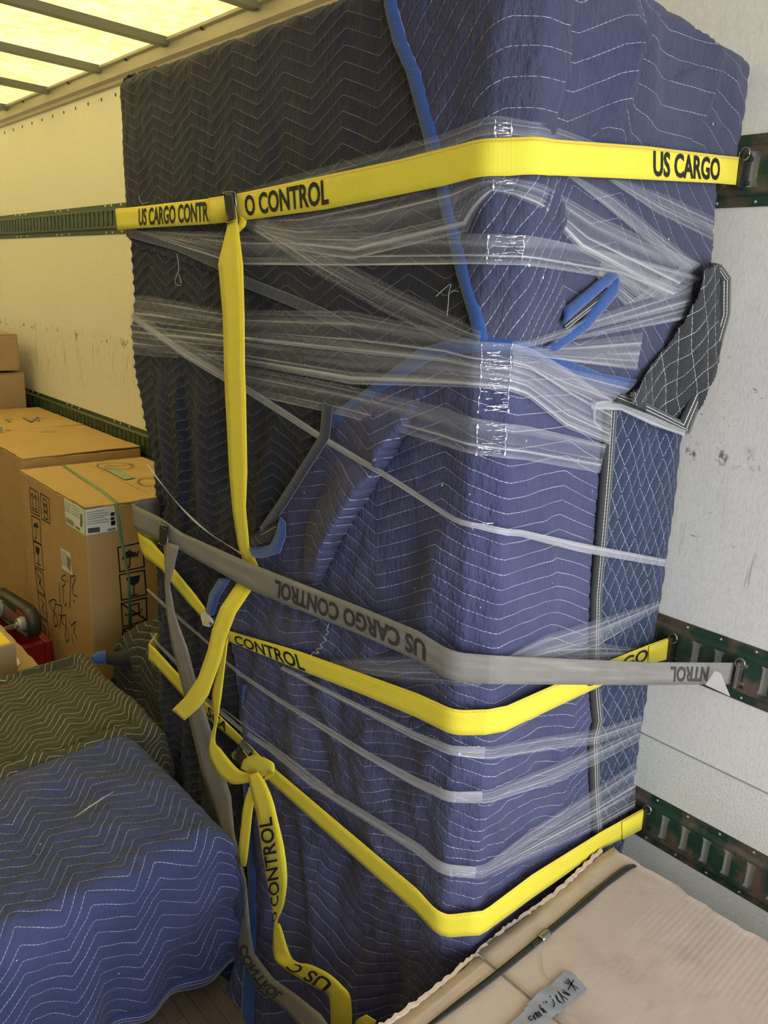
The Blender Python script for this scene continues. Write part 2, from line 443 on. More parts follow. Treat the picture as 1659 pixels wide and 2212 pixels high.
def resample(P, h):
    P = np.asarray(P, float); d = np.r_[0, np.cumsum(np.linalg.norm(np.diff(P, axis=0), axis=1))]
    n = max(2, int(d[-1] / h) + 1); t = np.linspace(0, d[-1], n)
    return np.stack([np.interp(t, d, P[:, k]) for k in range(P.shape[1])], -1)
def catmull(P, n=8):
    P = np.asarray(P, float); Q = np.vstack([2 * P[0] - P[1], P, 2 * P[-1] - P[-2]]); out = []
    for i in range(1, len(Q) - 2):
        for t in np.linspace(0, 1, n, endpoint=False):
            a, b, c, d = Q[i - 1], Q[i], Q[i + 1], Q[i + 2]
            out.append(.5 * ((2 * b) + (c - a) * t + (2 * a - 5 * b + 4 * c - d) * t * t + (3 * b - a - 3 * c + d) * t ** 3))
    out.append(Q[-2]); return np.array(out)

class Ribbon:
    """a band between two 3-D edges (A upper, B lower)"""
    def __init__(s, A, B):
        s.A, s.B = np.asarray(A, float), np.asarray(B, float)
        C = (s.A + s.B) / 2; s.l = np.r_[0, np.cumsum(np.linalg.norm(np.diff(C, axis=0), axis=1))]; s.C = C
        T = np.gradient(C, axis=0); W = s.B - s.A
        n = np.cross(T, W); n /= np.linalg.norm(n, axis=1)[:, None] + 1e-12
        s.n = n; s.w = np.linalg.norm(W, axis=1)
    def face(s, sign): s.n = s.n * sign; return s
    def P(s, l, w, off=0.0):
        l = np.asarray(l, float); w = np.asarray(w, float)[..., None]
        f = lambda Q: np.stack([np.interp(l, s.l, Q[:, k]) for k in range(3)], -1)
        n = f(s.n); n /= np.linalg.norm(n, axis=-1)[..., None] + 1e-12
        return f(s.A) * (1 - w) + f(s.B) * w + n * np.asarray(off, float)[..., None]
    def at(s, px, py):
        q = pixel(s.C) - (px, py); i = int(np.argmin((q ** 2).sum(1))); return s.l[i]
    def mesh(s, name, mat, parent=None, cols=2, thick=.0014, bow=0.0, disp=None, width=None, **kw):
        n = len(s.l); u = np.linspace(0, 1, cols + 1)
        L, W = np.meshgrid(s.l, u, indexing='ij')
        off = bow * (1 - (2 * W - 1) ** 2)
        if disp is not None: off = off + disp(L, W)
        top = s.P(L, W, off)
        V = top.reshape(-1, 3); k = cols + 1
        wd_ = s.w.mean() if width is None else width
        uv = np.stack([L.ravel(), (W * wd_).ravel()], 1); s.obj = None
        i, j = np.meshgrid(np.arange(n - 1), np.arange(cols), indexing='ij'); a = (i * k + j).ravel()
        F = np.stack([a, a + 1, a + k + 1, a + k], 1)
        if thick:
            bot = s.P(L, W, off - thick).reshape(-1, 3); m = len(V)
            V = np.vstack([V, bot]); uv = np.vstack([uv, uv])
            Fb = F[:, ::-1] + m
            e0 = np.arange(n - 1) * k; e1 = e0 + cols
            S0 = np.stack([e0, e0 + k, e0 + k + m, e0 + m], 1); S1 = np.stack([e1 + k, e1, e1 + m, e1 + k + m], 1)
            c0 = np.arange(cols); c1 = c0 + (n - 1) * k
            S2 = np.stack([c0 + 1, c0, c0 + m, c0 + 1 + m], 1); S3 = np.stack([c1, c1 + 1, c1 + 1 + m, c1 + m], 1)
            F = np.vstack([F, Fb, S0, S1, S2, S3])
        s.obj = mesh(name, V, F, mat, parent, uvs=uv, smooth=True, **kw)
        return s.obj

def edge_points(spec, off):
    """spec: ('s', px, py) on the load, ('y'|'x'|'z', px, py, value) on a plane, ('p', x, y, z) a point, ('S', s, z)"""
    if spec[0] == 's': return ('S',) + sz(spec[1], spec[2], off)
    if spec[0] == 'S': return spec
    if spec[0] == 'p': return ('P', np.array(spec[1:], float))
    return ('P', on(spec[1], spec[2], 'xyz'.index(spec[0]), spec[3]))
def trace(specs, off, n_per=None, h=.012):
    """points along one edge: straight in (s, z) while on the load, straight in space elsewhere"""
    E = [edge_points(q, off) for q in specs]; out = []
    for a, b in zip(E[:-1], E[1:]):
        n = n_per
        t = np.linspace(0, 1, n, endpoint=False)
        if a[0] == 'S' and b[0] == 'S':
            out.append(X(a[1] + (b[1] - a[1]) * t, a[2] + (b[2] - a[2]) * t, off))
        else:
            p = X(a[1], a[2], off) if a[0] == 'S' else a[1]; q = X(b[1], b[2], off) if b[0] == 'S' else b[1]
            out.append(p + (q - p) * t[:, None])
    b = E[-1]; out.append((X(b[1], b[2], off) if b[0] == 'S' else b[1])[None])
    return np.vstack(out)
def band(pairs, off, n=24, close=False):
    """pairs of (upper, lower) edge specs; a bare (x, y) means on the load at that pixel"""
    f = lambda q: ('s',) + tuple(q) if not isinstance(q[0], str) else q
    A = trace([f(a) for a, b in pairs], off, n); B = trace([f(b) for a, b in pairs], off, n)
    r = Ribbon(A, B)
    mid = len(r.l) // 2
    if (r.n[mid] @ (-r.C[mid])) < 0: r.n *= -1
    return r

# text laid along a ribbon
_font_cache = {}
def text_mesh(txt, bold=0.0):
    key = (txt, bold)
    if key in _font_cache: return _font_cache[key]
    c = bpy.data.curves.new('t', 'FONT'); c.body = txt; c.size = 1.0; c.offset = bold; c.resolution_u = 3
    o = bpy.data.objects.new('t', c); COL.objects.link(o)
    dg = bpy.context.evaluated_depsgraph_get(); me = o.evaluated_get(dg).to_mesh()
    V = np.array([v.co[:2] for v in me.vertices]); F = [tuple(p.vertices) for p in me.polygons]
    o.evaluated_get(dg).to_mesh_clear()
    bpy.data.objects.remove(o)
    V = V - V.min(0); V = V / V.max(0)
    _font_cache[key] = (V, F); return V, F
def lettering(txt, rib, l0, l1, w0, w1, parent, mat='ink', off=.0009, bold=.02):
    """txt runs from l0 to l1 with its feet at w1 and its heads at w0"""
    V, F = text_mesh(txt, bold)
    P = rib.P(l0 + (l1 - l0) * V[:, 0], w1 + (w0 - w1) * V[:, 1], off)
    return mesh('lettering', P, F, mat, getattr(rib, 'obj', None) or parent)

# flat print and strokes on a plane face, drawn where they stand
def stroke_mesh(name, lines, width, axis, val, mat, parent, nrm, lift=.0008, **kw):
    """lines: lists of pixel points seen on the plane axis=val"""
    v = []; f = []; nrm = np.array(nrm, float)
    for ln in lines:
        P = [on(x, y, axis, val) + nrm * lift for x, y in ln]
        for a, b in zip(P[:-1], P[1:]):
            t = b - a; L = np.linalg.norm(t)
            if L < 1e-6: continue
            t /= L; q = np.cross(t, nrm) * width / 2; k = len(v)
            v += [a - q - t * width * .3, b - q + t * width * .3, b + q + t * width * .3, a + q - t * width * .3]; f.append((k, k + 1, k + 2, k + 3))
    return mesh(name, v, f, mat, parent, **kw)
def poly_mesh(name, polys, axis, val, mat, parent, nrm, lift=.0006, thick=0.0, **kw):
    g = G(); nrm = np.array(nrm, float)
    for pl in polys:
        P = [on(x, y, axis, val) + nrm * lift for x, y in pl]
        if thick: g.prism(P, nrm * thick)
        else:
            b = len(g.v); g.v += [tuple(p) for p in P]; g.f.append(tuple(range(b, b + len(P))))
    return g.make(name, mat, parent, **kw)
def zc(pts, k, ox, oy): return [(ox + x / k, oy + y / k) for x, y in pts]

# ================================================================ THE TRUCK BODY
XB, XF = 1.62, -6.6                      # rear doorway, front bulkhead
def slab(name, x0, x1, y0, y1, z0, z1, mat, parent=None, **kw):
    g = G(); g.box(x0, x1, y0, y1, z0, z1); return g.make(name, mat, parent, **kw)
SEAM = -0.982
slab('wall_right', XF, XB, WALL, WALL + .05, SEAM, CEIL + .02, 'wall', kind='structure', label='scuffed off-white liner of the truck side wall')
slab('trim_1', XF, XB, WALL - .002, WALL + .05, FLOOR, SEAM - .004, 'stipple', kind='structure', label='stippled white lower liner panel of the side wall')
slab('wall_left', XF, XB, OPP - .05, OPP, FLOOR, CEIL + .02, 'dim_liner', kind='structure')
slab('wall_front', XF - .05, XF, OPP, WALL, FLOOR, CEIL + .02, 'wall', kind='structure')
floor = slab('floor', XF, XB + .3, OPP - .05, WALL + .05, FLOOR - .06, FLOOR, 'wood', kind='structure', label='worn wooden truck floor')
rnd = random.Random(4)
pw = .0345
y = .16
while y < .98:
    x = -2.0 + rnd.uniform(-.5, 0)
    while x < -.72:
        L = rnd.uniform(.35, .75)
        a, b = max(x, -1.95), min(x + L, -.7)
        if b - a > .05: slab('floor_plank', a + .0008, b - .0008, y + .0006, y + pw - .0006, FLOOR, FLOOR + .003, 'wood', floor)
        x += L
    y += pw

# roof: translucent sheets over steel bows
ceil = bpy.data.objects.new('ceiling', None); COL.objects.link(ceil); tag(ceil, kind='structure', label='translucent yellow truck roof on grey steel bows')
bows = [-1.17 - .6155 * k for k in range(9)]
edges = [XB - .1] + bows + [XF]
for a, b in zip(edges[:-1], edges[1:]):
    slab('roof_panel', b + .002, a - .002, OPP, WALL - .02, CEIL, CEIL + .003, 'roof', ceil)
for x in bows:
    g = G(); w, h = .021, .026
    P = [(x - w - .012, 0, CEIL - .001), (x - w, 0, CEIL - h), (x + w, 0, CEIL - h), (x + w + .012, 0, CEIL - .001)]
    g.prism([(p[0], OPP, p[2]) for p in P], (0, WALL - .03 - OPP, 0)); g.make('roof_bow', 'rafter', ceil)
# roof rail: a cove along the top of the wall
prof = [(WALL, .802), (WALL - .012, .806), (WALL - .016, .818), (WALL - .030, .828), (WALL - .036, .868), (WALL - .050, .872), (WALL - .052, CEIL - .004), (WALL, CEIL - .004)]
g = G(); g.prism([(XF, a, b) for a, b in prof], (XB - XF, 0, 0)); rail = g.make('trim_2', 'rail', kind='structure', label='cream metal roof rail along the top of the wall')
k = 0
x = -1.2
while x > -6.4:
    g = G(); g.dome((x, WALL - .042, .869), (0, -.7, -.7), .008, .006, 8); g.make('rivet', 'dark_steel', rail)
    x -= .308
x = -1.33
while x > -6.4:                          # row of fixing holes below the rail
    g = G(); g.dome((x, WALL, .772), (0, -1, 0), .0085, .002, 10); g.make('rivet', 'dark_steel', rail)
    x -= .1485
# unseen panel added under the roof near the doorway to block roof light
sh = slab('roof_light_blocker', -1.35, XB - .06, OPP + .12, WALL - .14, .80, .815, 'wall', kind=None)
tag(sh, 'unseen white panel added under the truck roof to block its light', 'light blocker')
slab('door_1', XB - .05, XB, OPP, WALL, .62, CEIL, 'rail', kind='structure')
slab('wall_rear_post', XB - .05, XB, OPP, OPP + .06, FLOOR, .62, 'rail', kind='structure').name = 'trim_3'

# ---- slotted cargo tracks
def track(zc_, label):
    z0, z1 = zc_ - .0655, zc_ + .0655
    s0, s1 = zc_ - .031, zc_ + .034     # slots
    yf, yc = WALL - .0025, WALL - .013  # flange face, raised channel face
    root = empty('cargo_track', (0, WALL, zc_), label, 'cargo track', 'green cargo tracks on the wall')
    x0, x1 = -6.2, 1.3; P = .0508
    g = G()
    g.box(x0, x1, yf, WALL, z0, zc_ - .047); g.box(x0, x1, yf, WALL, zc_ + .047, z1)
    g.make('flange', 'track', root)
    g = G()
    g.prism([(x0, yf, zc_ - .047), (x0, yc, zc_ - .040), (x0, yc, s0), (x0, yc + .003, s0), (x0, yc + .003, zc_ - .040), (x0, yf, zc_ - .044)], (x1 - x0, 0, 0))
    g.prism([(x0, yf, zc_ + .047), (x0, yf, zc_ + .044), (x0, yc + .003, zc_ + .040), (x0, yc + .003, s1), (x0, yc, s1), (x0, yc, zc_ + .040)], (x1 - x0, 0, 0))
    g.make('channel', 'track', root)
    me = None; n = int((x1 - x0) / P)
    bars = []; far = G()
    for i in range(n):
        x = x0 + P * i + .01
        c = .007; w = .0345; zz0, zz1 = s0 - .001, s1 + .001
        ring = [(x + c, zz0), (x + w - c, zz0), (x + w - .003, zz0 + .004), (x + w, zz0 + .011), (x + w, zz1 - .011), (x + w - .003, zz1 - .004), (x + w - c, zz1), (x + c, zz1), (x + .003, zz1 - .004), (x, zz1 - .011), (x, zz0 + .011), (x + .003, zz0 + .004)]
        if -.85 < x < .05:
            q = G(); q.prism([(a, yc - .0005, b) for a, b in ring], (0, .0035, 0)); q.make('bar', 'track', root)
        else: far.prism([(a, yc - .0005, b) for a, b in (ring[0], ring[1], ring[3], ring[4], ring[6], ring[7], ring[9], ring[10])], (0, .0035, 0))
    far.make('slot_bars', 'track', root, kind='stuff')
    rr = random.Random(int(zc_ * 1000))
    x = -.78
    while x < 0:
        for zz in (z0 + .009, z1 - .009):
            q = G(); q.dome((x + (0.012 if zz > zc_ else 0), yf, zz), (0, -1, 0), .0032, .002, 8); q.make('rivet', 'rivet', root)
        x += .0762
    for xx, zz in ((-.36, z1 - .012), (-.385, z0 + .012), (-.02, z1 - .012)):
        q = G(); q.dome((xx, yf, zz), (0, -1, 0), .0085, .005, 12); q.make('rivet', 'rivet', root, label='large domed rivet')
    f = G(); x = -2.3
    while x > -5.8:
        for dx in (0, -.10, -.17):
            for zz in (z0 + .008, z1 - .008): f.dome((x + dx, yf, zz), (0, -1, 0), .0065, .003, 6)
        x -= .62
    f.make('rivet_row', 'rivet', root, kind='stuff')
    return root
T1, T2, T3 = .266, -.738, -1.190
track(T1, 'green slotted cargo track at the top, above head of the cartons')
track(T2, 'green slotted cargo track halfway up the wall, holding the grey strap')
track(T3, 'rusty green slotted cargo track lowest on the wall, behind the corrugated carton')

# ================================================================ CLOTH
def fbm(a, b, fa, fb, seed, n=7):
    r = np.random.RandomState(seed); o = 0
    for i in range(n):
        p = r.uniform(0, 6.28, 3); k = r.uniform(.55, 1.6); t = r.uniform(-.5, .5)
        o = o + np.sin((a + .35 / fa * np.sin(b * fb * 1.3 + p[2])) * fa * k * 6.28 + t * b * fb * 6.28 + p[0]) * np.cos(b * fb * k * 6.28 * .7 + p[1])
    return o / n * 1.6
def inside(U, V, poly):
    P = np.asarray(poly); c = np.zeros(U.shape, bool)
    for (x0, y0), (x1, y1) in zip(P, np.roll(P, -1, axis=0)):
        if y0 == y1: continue
        m = ((y0 > V) != (y1 > V)) & (U < (x1 - x0) * (V - y0) / (y1 - y0) + x0); c ^= m
    return c
def dist_line(U, V, P):
    """distance to a polyline and the side (+ = left of its direction)"""
    best = np.full(U.shape, 9.0); side = np.zeros(U.shape); P = np.asarray(P); run = 0.0; along = np.zeros(U.shape)
    for (x0, y0), (x1, y1) in zip(P[:-1], P[1:]):
        dx, dy = x1 - x0, y1 - y0; L2 = dx * dx + dy * dy + 1e-12
        t = np.clip(((U - x0) * dx + (V - y0) * dy) / L2, 0, 1)
        ex, ey = U - x0 - t * dx, V - y0 - t * dy; d = np.hypot(ex, ey)
        m = d < best; best = np.where(m, d, best); side = np.where(m, np.sign(dx * ey - dy * ex), side); along = np.where(m, run + t * math.sqrt(L2), along); run += math.sqrt(L2)
    dist_line.taper = np.clip(np.minimum(along, run - along) / (.22 * run), 0, 1)
    return best, side
def S_(pts, off=.01): return [sz(p[0], p[1], off) for p in pts]
# folds: (pixel line, half width, height, kind); 'step' is proud on the left of the line's direction
FOLDS = []
def fold(pts, w, h, kind='ridge'): FOLDS.append((S_(pts), w, h, kind))
# upper right shoulder
fold([(1215, 700), (1192, 560), (1196, 480), (1182, 255), (1190, 170), (1222, 20)], .06, .030, 'step')
fold([(1282, 300), (1292, 262), (1327, 212), (1326, 150), (1342, 100), (1380, 70)], .08, .046, 'step')
fold([(1483, 330), (1490, 290), (1508, 220), (1530, 125), (1500, 60)], .07, .034, 'step')
fold([(1570, 330), (1585, 230), (1570, 140)], .03, .012)
fold([(1395, 20), (1400, 160), (1390, 290)], .03, .010)
fold([(1240, 200), (1230, 280)], .03, .010)
# lower blanket
fold([(687, 1262), (745, 1150), (806, 1052), (842, 985), (880, 915), (905, 860)], .075, .034, 'step')
fold([(640, 1290), (690, 1215), (760, 1075), (820, 960)], .04, .012)
fold([(610, 1060), (560, 1150), (545, 1240)], .05, .010)
fold([(730, 1010), (660, 1130), (650, 1250)], .022, -.012)
fold([(960, 1120), (945, 1260), (915, 1400)], .03, .010)
fold([(895, 1110), (870, 1250), (860, 1350)], .03, -.008)
fold([(1054, 1090), (1050, 1180)], .012, -.006)
fold([(1150, 1060), (1190, 1200), (1200, 1350)], .02, .006)
fold([(480, 1262), (460, 1340), (600, 1400), (720, 1350)], .05, .022)
fold([(540, 1480), (545, 1600), (570, 1800), (590, 2000), (600, 2200)], .035, .018)
fold([(690, 1500), (700, 1650), (740, 1800), (745, 1950), (760, 2100)], .035, -.016)
fold([(800, 1560), (790, 1700), (815, 1850), (840, 1980)], .04, .014)
fold([(880, 1560), (870, 1760), (900, 1850)], .03, -.012)
fold([(640, 1560), (650, 1750), (680, 1950), (700, 2150)], .035, .012)
fold([(1120, 1500), (1180, 1560), (1200, 1650)], .03, -.008)
fold([(1110, 1640), (1060, 1700), (1090, 1800)], .03, .007)
# left, deeply quilted blanket
fold([(392, 1160), (398, 1000), (388, 880), (384, 800)], .05, .020, 'step')
fold([(345, 800), (348, 950), (352, 1080)], .035, .014)
fold([(425, 820), (430, 1000), (440, 1160)], .035, .016)
fold([(470, 850), (478, 1100)], .025, -.012)
fold([(345, 1300), (350, 1500), (360, 1700)], .04, .018)
fold([(400, 1560), (405, 1800)], .03, -.012)
fold([(315, 1060), (330, 1190)], .04, -.022)
fold([(600, 900), (580, 1000), (555, 1120)], .03, .012)

PRESS = []
def press(pts, w=.035): PRESS.append((S_(pts, .02), w))
press([(283, 472), (505, 445), (860, 382), (1068, 340), (1200, 338)])
press([(1150, 338), (1300, 346), (1450, 356), (1600, 370)], .075)
press([(1050, 1560), (1300, 1458), (1443, 1400)], .05)
press([(1000, 1442), (1100, 1446), (1300, 1455)], .05)
press([(325, 1128), (545, 1246), (780, 1342), (1000, 1442)])
press([(497, 1370), (780, 1477), (993, 1560), (1050, 1560)])
press([(337, 1420), (395, 1484), (510, 1595), (575, 1665), (900, 1947), (968, 2000), (1015, 1998), (1300, 1815)])
press([(300, 700), (700, 760), (1040, 780), (1105, 790), (1300, 900)], .07)
press([(530, 535), (1050, 540), (1135, 540), (1400, 600)], .05)
press([(297, 695), (530, 850), (690, 945), (1020, 1135), (1075, 1140), (1430, 1215)], .02)
press([(780, 1526), (990, 1618), (1048, 1620), (1380, 1560)], .02)
press([(780, 1623), (985, 1720), (1045, 1720), (1380, 1600)], .02)
press([(672, 1683), (975, 1880), (1030, 1885), (1370, 1700)], .02)
def macro(s, z):
    h = .004 * fbm(s, z, 4.0, 1.6, 3) + .0025 * fbm(s, z, 11, 5, 5)
    low = 1 / (1 + np.exp((z + .55) / .08)); fr = 1 / (1 + np.exp((s + .05) / .02))
    h = h + low * (.009 * fbm(s, z, 7, 2.2, 8) + .0055 * fbm(s, z, 16, 9, 9)) * (.45 + .55 * fr)
    for P, w, a, kind in FOLDS:
        d, sd = dist_line(s, z, P); a = a * (.12 + .88 * dist_line.taper)
        if kind == 'ridge': h = h + a * np.exp(-(d / w) ** 2)
        else: h = h + np.where(sd > 0, a * np.exp(-d / w), -.25 * a * np.exp(-d / (w * .35)))
    q = np.ones_like(h)
    for P, w in PRESS:
        d, _ = dist_line(s, z, P); q = np.minimum(q, 1 - .8 * np.exp(-(d / w) ** 2))
    h = h * q + (1 - q) * .002
    # rounded top edge of the load
    return h
ZT = .462

def cloth(name, u0, u1, v0, v1, h, Pf, rowf, mat, parent, poly=None, puff=.004, row2f=None, both=True, hv=None, thread=.00042, **kw):
    nu = int((u1 - u0) / h) + 1; nv = int((v1 - v0) / (hv or h)) + 1
    U, V = np.meshgrid(np.linspace(u0, u1, nu), np.linspace(v0, v1, nv), indexing='ij')
    row, arc = rowf(U, V)
    attrs = {}
    def grad(r):
        gu = np.gradient(r, U[:, 0], axis=0); gv = np.gradient(r, V[0], axis=1); return np.clip(np.hypot(gu, gv), 5, 140)
    attrs['row'] = row; attrs['row_w'] = np.minimum(thread * grad(row), .2); attrs['dash'] = arc
    pf = np.abs(np.sin(np.pi * (row - .5))) ** .55
    if row2f is not None:
        r2, _ = row2f(U, V); attrs['row2'] = r2; attrs['row2_w'] = np.minimum(thread * grad(r2), .2)
        pf = pf * np.abs(np.sin(np.pi * (r2 - .5))) ** .55
    P = Pf(U, V)
    n = np.cross(np.gradient(P, axis=0), np.gradient(P, axis=1)); n /= np.linalg.norm(n, axis=-1)[..., None] + 1e-12
    c = P - 0; 
    if (n * (-c)).sum(-1).mean() < 0: n = -n; flip = True
    else: flip = False
    P = P + n * (puff * pf)[..., None]
    ok = inside(U, V, poly) if poly is not None else np.ones(U.shape, bool)
    i, j = np.meshgrid(np.arange(nu - 1), np.arange(nv - 1), indexing='ij')
    keep = ok[:-1, :-1] & ok[1:, :-1] & ok[:-1, 1:] & ok[1:, 1:]
    a = (i * nv + j)[keep]; F = np.stack([a, a + nv, a + nv + 1, a + 1], 1)
    if flip: F = F[:, ::-1]
    used = np.unique(F); mp = -np.ones(nu * nv, int); mp[used] = np.arange(len(used)); F = mp[F]
    uv = np.stack([U.ravel(), V.ravel()], 1)[used]
    return mesh(name, P.reshape(-1, 3)[used], F, mat, parent, uvs=uv, attrs={k: v.ravel()[used] for k, v in attrs.items()}, smooth=True, **kw)

def prof(pts):
    P = np.array(sorted(pts)); xs = np.arange(P[0, 0] - .3, P[-1, 0] + .3, .002); ys = np.interp(xs, P[:, 0], P[:, 1])
    ys[xs < P[0, 0]] = P[0, 1] + (P[1, 1] - P[0, 1]) / (P[1, 0] - P[0, 0]) * (xs[xs < P[0, 0]] - P[0, 0])
    ys = _sm(ys, 5); arc = np.cumsum(np.sqrt(1 + (np.gradient(ys, xs)) ** 2)) * .002
    return xs, ys, arc
def zig(half, pk, u0=0.0, tilt=0.0, lo=-2.6, hi=2.6):
    us = np.arange(math.floor((lo - u0) / half), math.ceil((hi - u0) / half)) * half + u0
    return prof([(u, (pk / 2 if round((u - u0) / half) % 2 == 0 else -pk / 2) + tilt * (u - u0)) for u in us])
def saw(pts, period, lo=-1.6, hi=1.6):
    """repeat a list of (u, v) points; the last point carries the drift of one period"""
    dv = pts[-1][1]; n0, n1 = int(lo / period) - 1, int(hi / period) + 1
    return prof([(u + k * period, v + k * dv) for k in range(n0, n1) for u, v in pts[:-1]])
def rows(pf, S, warp=.004, seed=1, fa=3, fb=3, dash=.0066):
    xs, ys, arc = pf
    def f(U, V):
        w = warp * fbm(U, V, fa, fb, seed); w2 = warp * 1.6 * fbm(U, V, fa * .7, fb, seed + 50)
        return (V - np.interp(U + w2, xs, ys) + w) / S, np.interp(U + w2, xs, arc) / dash
    return f

def top_round(base_off, top=ZT):
    """carry the cloth over the top edge of the load and back across its top"""
    def f(s, z):
        h = macro(s, np.minimum(z, top)) + base_off
        e = np.maximum(z - (top - .03), 0); r = .03
        a = np.minimum(e / r, math.pi / 2); flat_ = np.maximum(e - r * math.pi / 2, 0)
        zz = np.where(e > 0, top - .03 + r * np.sin(a), z)
        return X(s, zz, h - r * (1 - np.cos(a)) * (e > 0) - flat_)
    return f
HG = .0052

# ---- blanket over the upper left
A_poly = S_([(262, 495), (290, 535), (480, 600), (640, 700), (660, 880), (740, 940), (830, 880), (1010, 790), (1035, 740), (1005, 600), (958, 430), (920, 240), (880, 130), (838, 0)])
A_poly = [(-1.79, A_poly[0][1])] + A_poly + [(A_poly[-1][0] - .02, .9), (-1.79, .9)]
hu = zig(.0845, .037, (-1.602 - FX), .075)
a_root = empty('moving_blanket', (-1.5, .95, .46), 'dark navy quilted moving blanket over the upper left of the wrapped load', 'blanket', 'quilted moving blankets')
cloth('quilted_cloth', -1.79, .0, -.30, .60, HG, top_round(.004), rows(hu, .0243, .0022, 11, 2, 2, .006), 'navy_a', a_root, A_poly, puff=.0022)

# ---- blanket over the upper right and the shoulder
B_px = [(838, 0), (880, 130), (920, 240), (958, 430), (1005, 600), (1040, 730), (1110, 740), (1200, 770), (1370, 850), (1440, 800), (1500, 700), (1535, 560), (1545, 400), (1600, 330)]
B_poly = S_(B_px); B_poly = B_poly + [(.70, B_poly[-1][1]), (.70, .9), (B_poly[0][0] - .01, .9)]
g1 = S_([(1100, 68), (1165, 70), (1198, 80), (1247, 103), (1329, 69), (1349, 69), (1380, 84), (1388, 150), (1440, 200), (1487, 215), (1540, 240), (1590, 330)], .02)
g1 = [(-1.0, g1[0][1] - 1.18), (-.30, g1[0][1] - .34), (-.02, g1[0][1] - .02)] + g1
g1 = sorted(g1)
P1 = prof(g1)
s12 = sz(1205, 600)[0]
P2 = prof([(-.8, -1.5), (-.2, -.42), (s12, .26), (s12 + .06, .245), (s12 + .14, .265), (s12 + .22, .20), (s12 + .35, .10), (s12 + .5, .02)])
def rowB(U, V):
    zs = np.interp(U, [-.6, -.01, .04, .35, .7], [.155, .192, .200, .235, .262])
    t = 1 / (1 + np.exp(np.clip((V - zs) / .006, -50, 50))); w = .004 * fbm(U, V, 3, 3, 21)
    row = (V + w - (1 - t) * np.interp(U, P1[0], P1[1]) - t * np.interp(U, P2[0], P2[1])) / .036
    return row, (np.interp(U, P1[0], P1[2]) * (1 - t) + t * np.interp(U, P2[0], P2[2])) / .0095
b_root = empty('moving_blanket', (-.76, 1.2, .46), 'faded navy quilted blanket over the upper right corner and shoulder of the load', 'blanket', 'quilted moving blankets')
cloth('quilted_cloth', B_poly[0][0] - .02, .70, -.28, .62, HG * .9, top_round(.010), rowB, 'navy_b', b_root, B_poly, puff=.0032, thread=.00028)
band([((824, -40), (846, -42)), ((831, 20), (854, 15)), ((849, 95), (876, 90)), ((878, 160), (903, 152)), ((899, 240), (925, 232)), ((912, 290), (940, 282)), ((940, 400), (963, 396)), ((958, 480), (978, 470)), ((985, 590), (1008, 580)), ((1012, 680), (1036, 668)), ((1030, 742), (1054, 735))], .0185, 8).mesh('blue_edge_binding', 'blue_bind', b_root, cols=4, thick=.006, bow=.003)
# turned-up corner of that blanket
band([((1318, 588), (1338, 596)), ((1222, 668), (1216, 702))], .027, 12).mesh('turned_binding', 'blue_bind', b_root, cols=4, thick=.006, bow=.004)
band([((1338, 592), (1332, 640)), ((1262, 690), (1272, 712)), ((1180, 752), (1204, 760))], .024, 12).mesh('turned_binding', 'blue_bind', b_root, cols=4, thick=.006, bow=.004)
band([((1312, 625), (1322, 632)), ((1218, 695), (1225, 712))], .022, 8).mesh('turned_lining', 'black_bind', b_root, cols=2, thick=.003)

# ---- deeply quilted blanket down the left
D_px = [(283, 500), (380, 528), (471, 562), (525, 602), (622, 640), (705, 672), (760, 720), (740, 830), (702, 872), (691, 945), (650, 1010), (605, 1085), (560, 1150), (520, 1200), (480, 1262), (500, 1400), (520, 1550), (540, 1800), (530, 2000), (526, 2230)]
D_poly = [(-1.79, sz(283, 500)[1] + .01)] + S_(D_px) ; D_poly = D_poly + [(D_poly[-1][0], -1.62), (-1.79, -1.62)]
d_root = empty('moving_blanket', (-1.6, .95, FLOOR), 'deep navy blanket with puffy chevrons hanging down the left of the load to the floor', 'blanket', 'quilted moving blankets')
def wider(zs, vals):
    return lambda s, z: np.interp(z, zs, vals)
bulge = wider([-1.6, -1.2, -.9, -.72, -.60, -.48, -.40, -.30, -.22, -.12, -.05, .1, .5], [-.03, -.02, -.02, -.035, -.045, -.055, -.03, 0.0, .022, .026, -.004, -.004, 0])
def D_surf(s, z):
    p = X(s, z, macro(s, z) + .003)
    w = 1 / (1 + np.exp((s + LF - .10) / .03)); p[..., 0] -= bulge(s, z) * w; return p
cloth('quilted_cloth', -1.79, .02, -1.62, .14, HG, D_surf, rows(zig(.09, .046, -1.081, .01), .0262, .008, 31, 2.2, 2.5), 'navy_d', d_root, D_poly, puff=.0060)
band([((276, 492), (274, 512)), ((380, 520), (376, 540)), ((471, 556), (465, 580)), ((525, 596), (518, 618)), ((622, 634), (614, 656)), ((700, 668), (694, 692)), ((760, 700), (754, 722))], .011, 8).mesh('edge_binding', 'navy_bind', d_root, cols=4, thick=.004, bow=.003)
band([((698, 868), (716, 878)), ((690, 940), (708, 950)), ((650, 1004), (664, 1016)), ((603, 1078), (618, 1090)), ((560, 1140), (574, 1152))], .030, 8).mesh('edge_binding', 'navy_bind', d_root, cols=4, thick=.004, bow=.003)

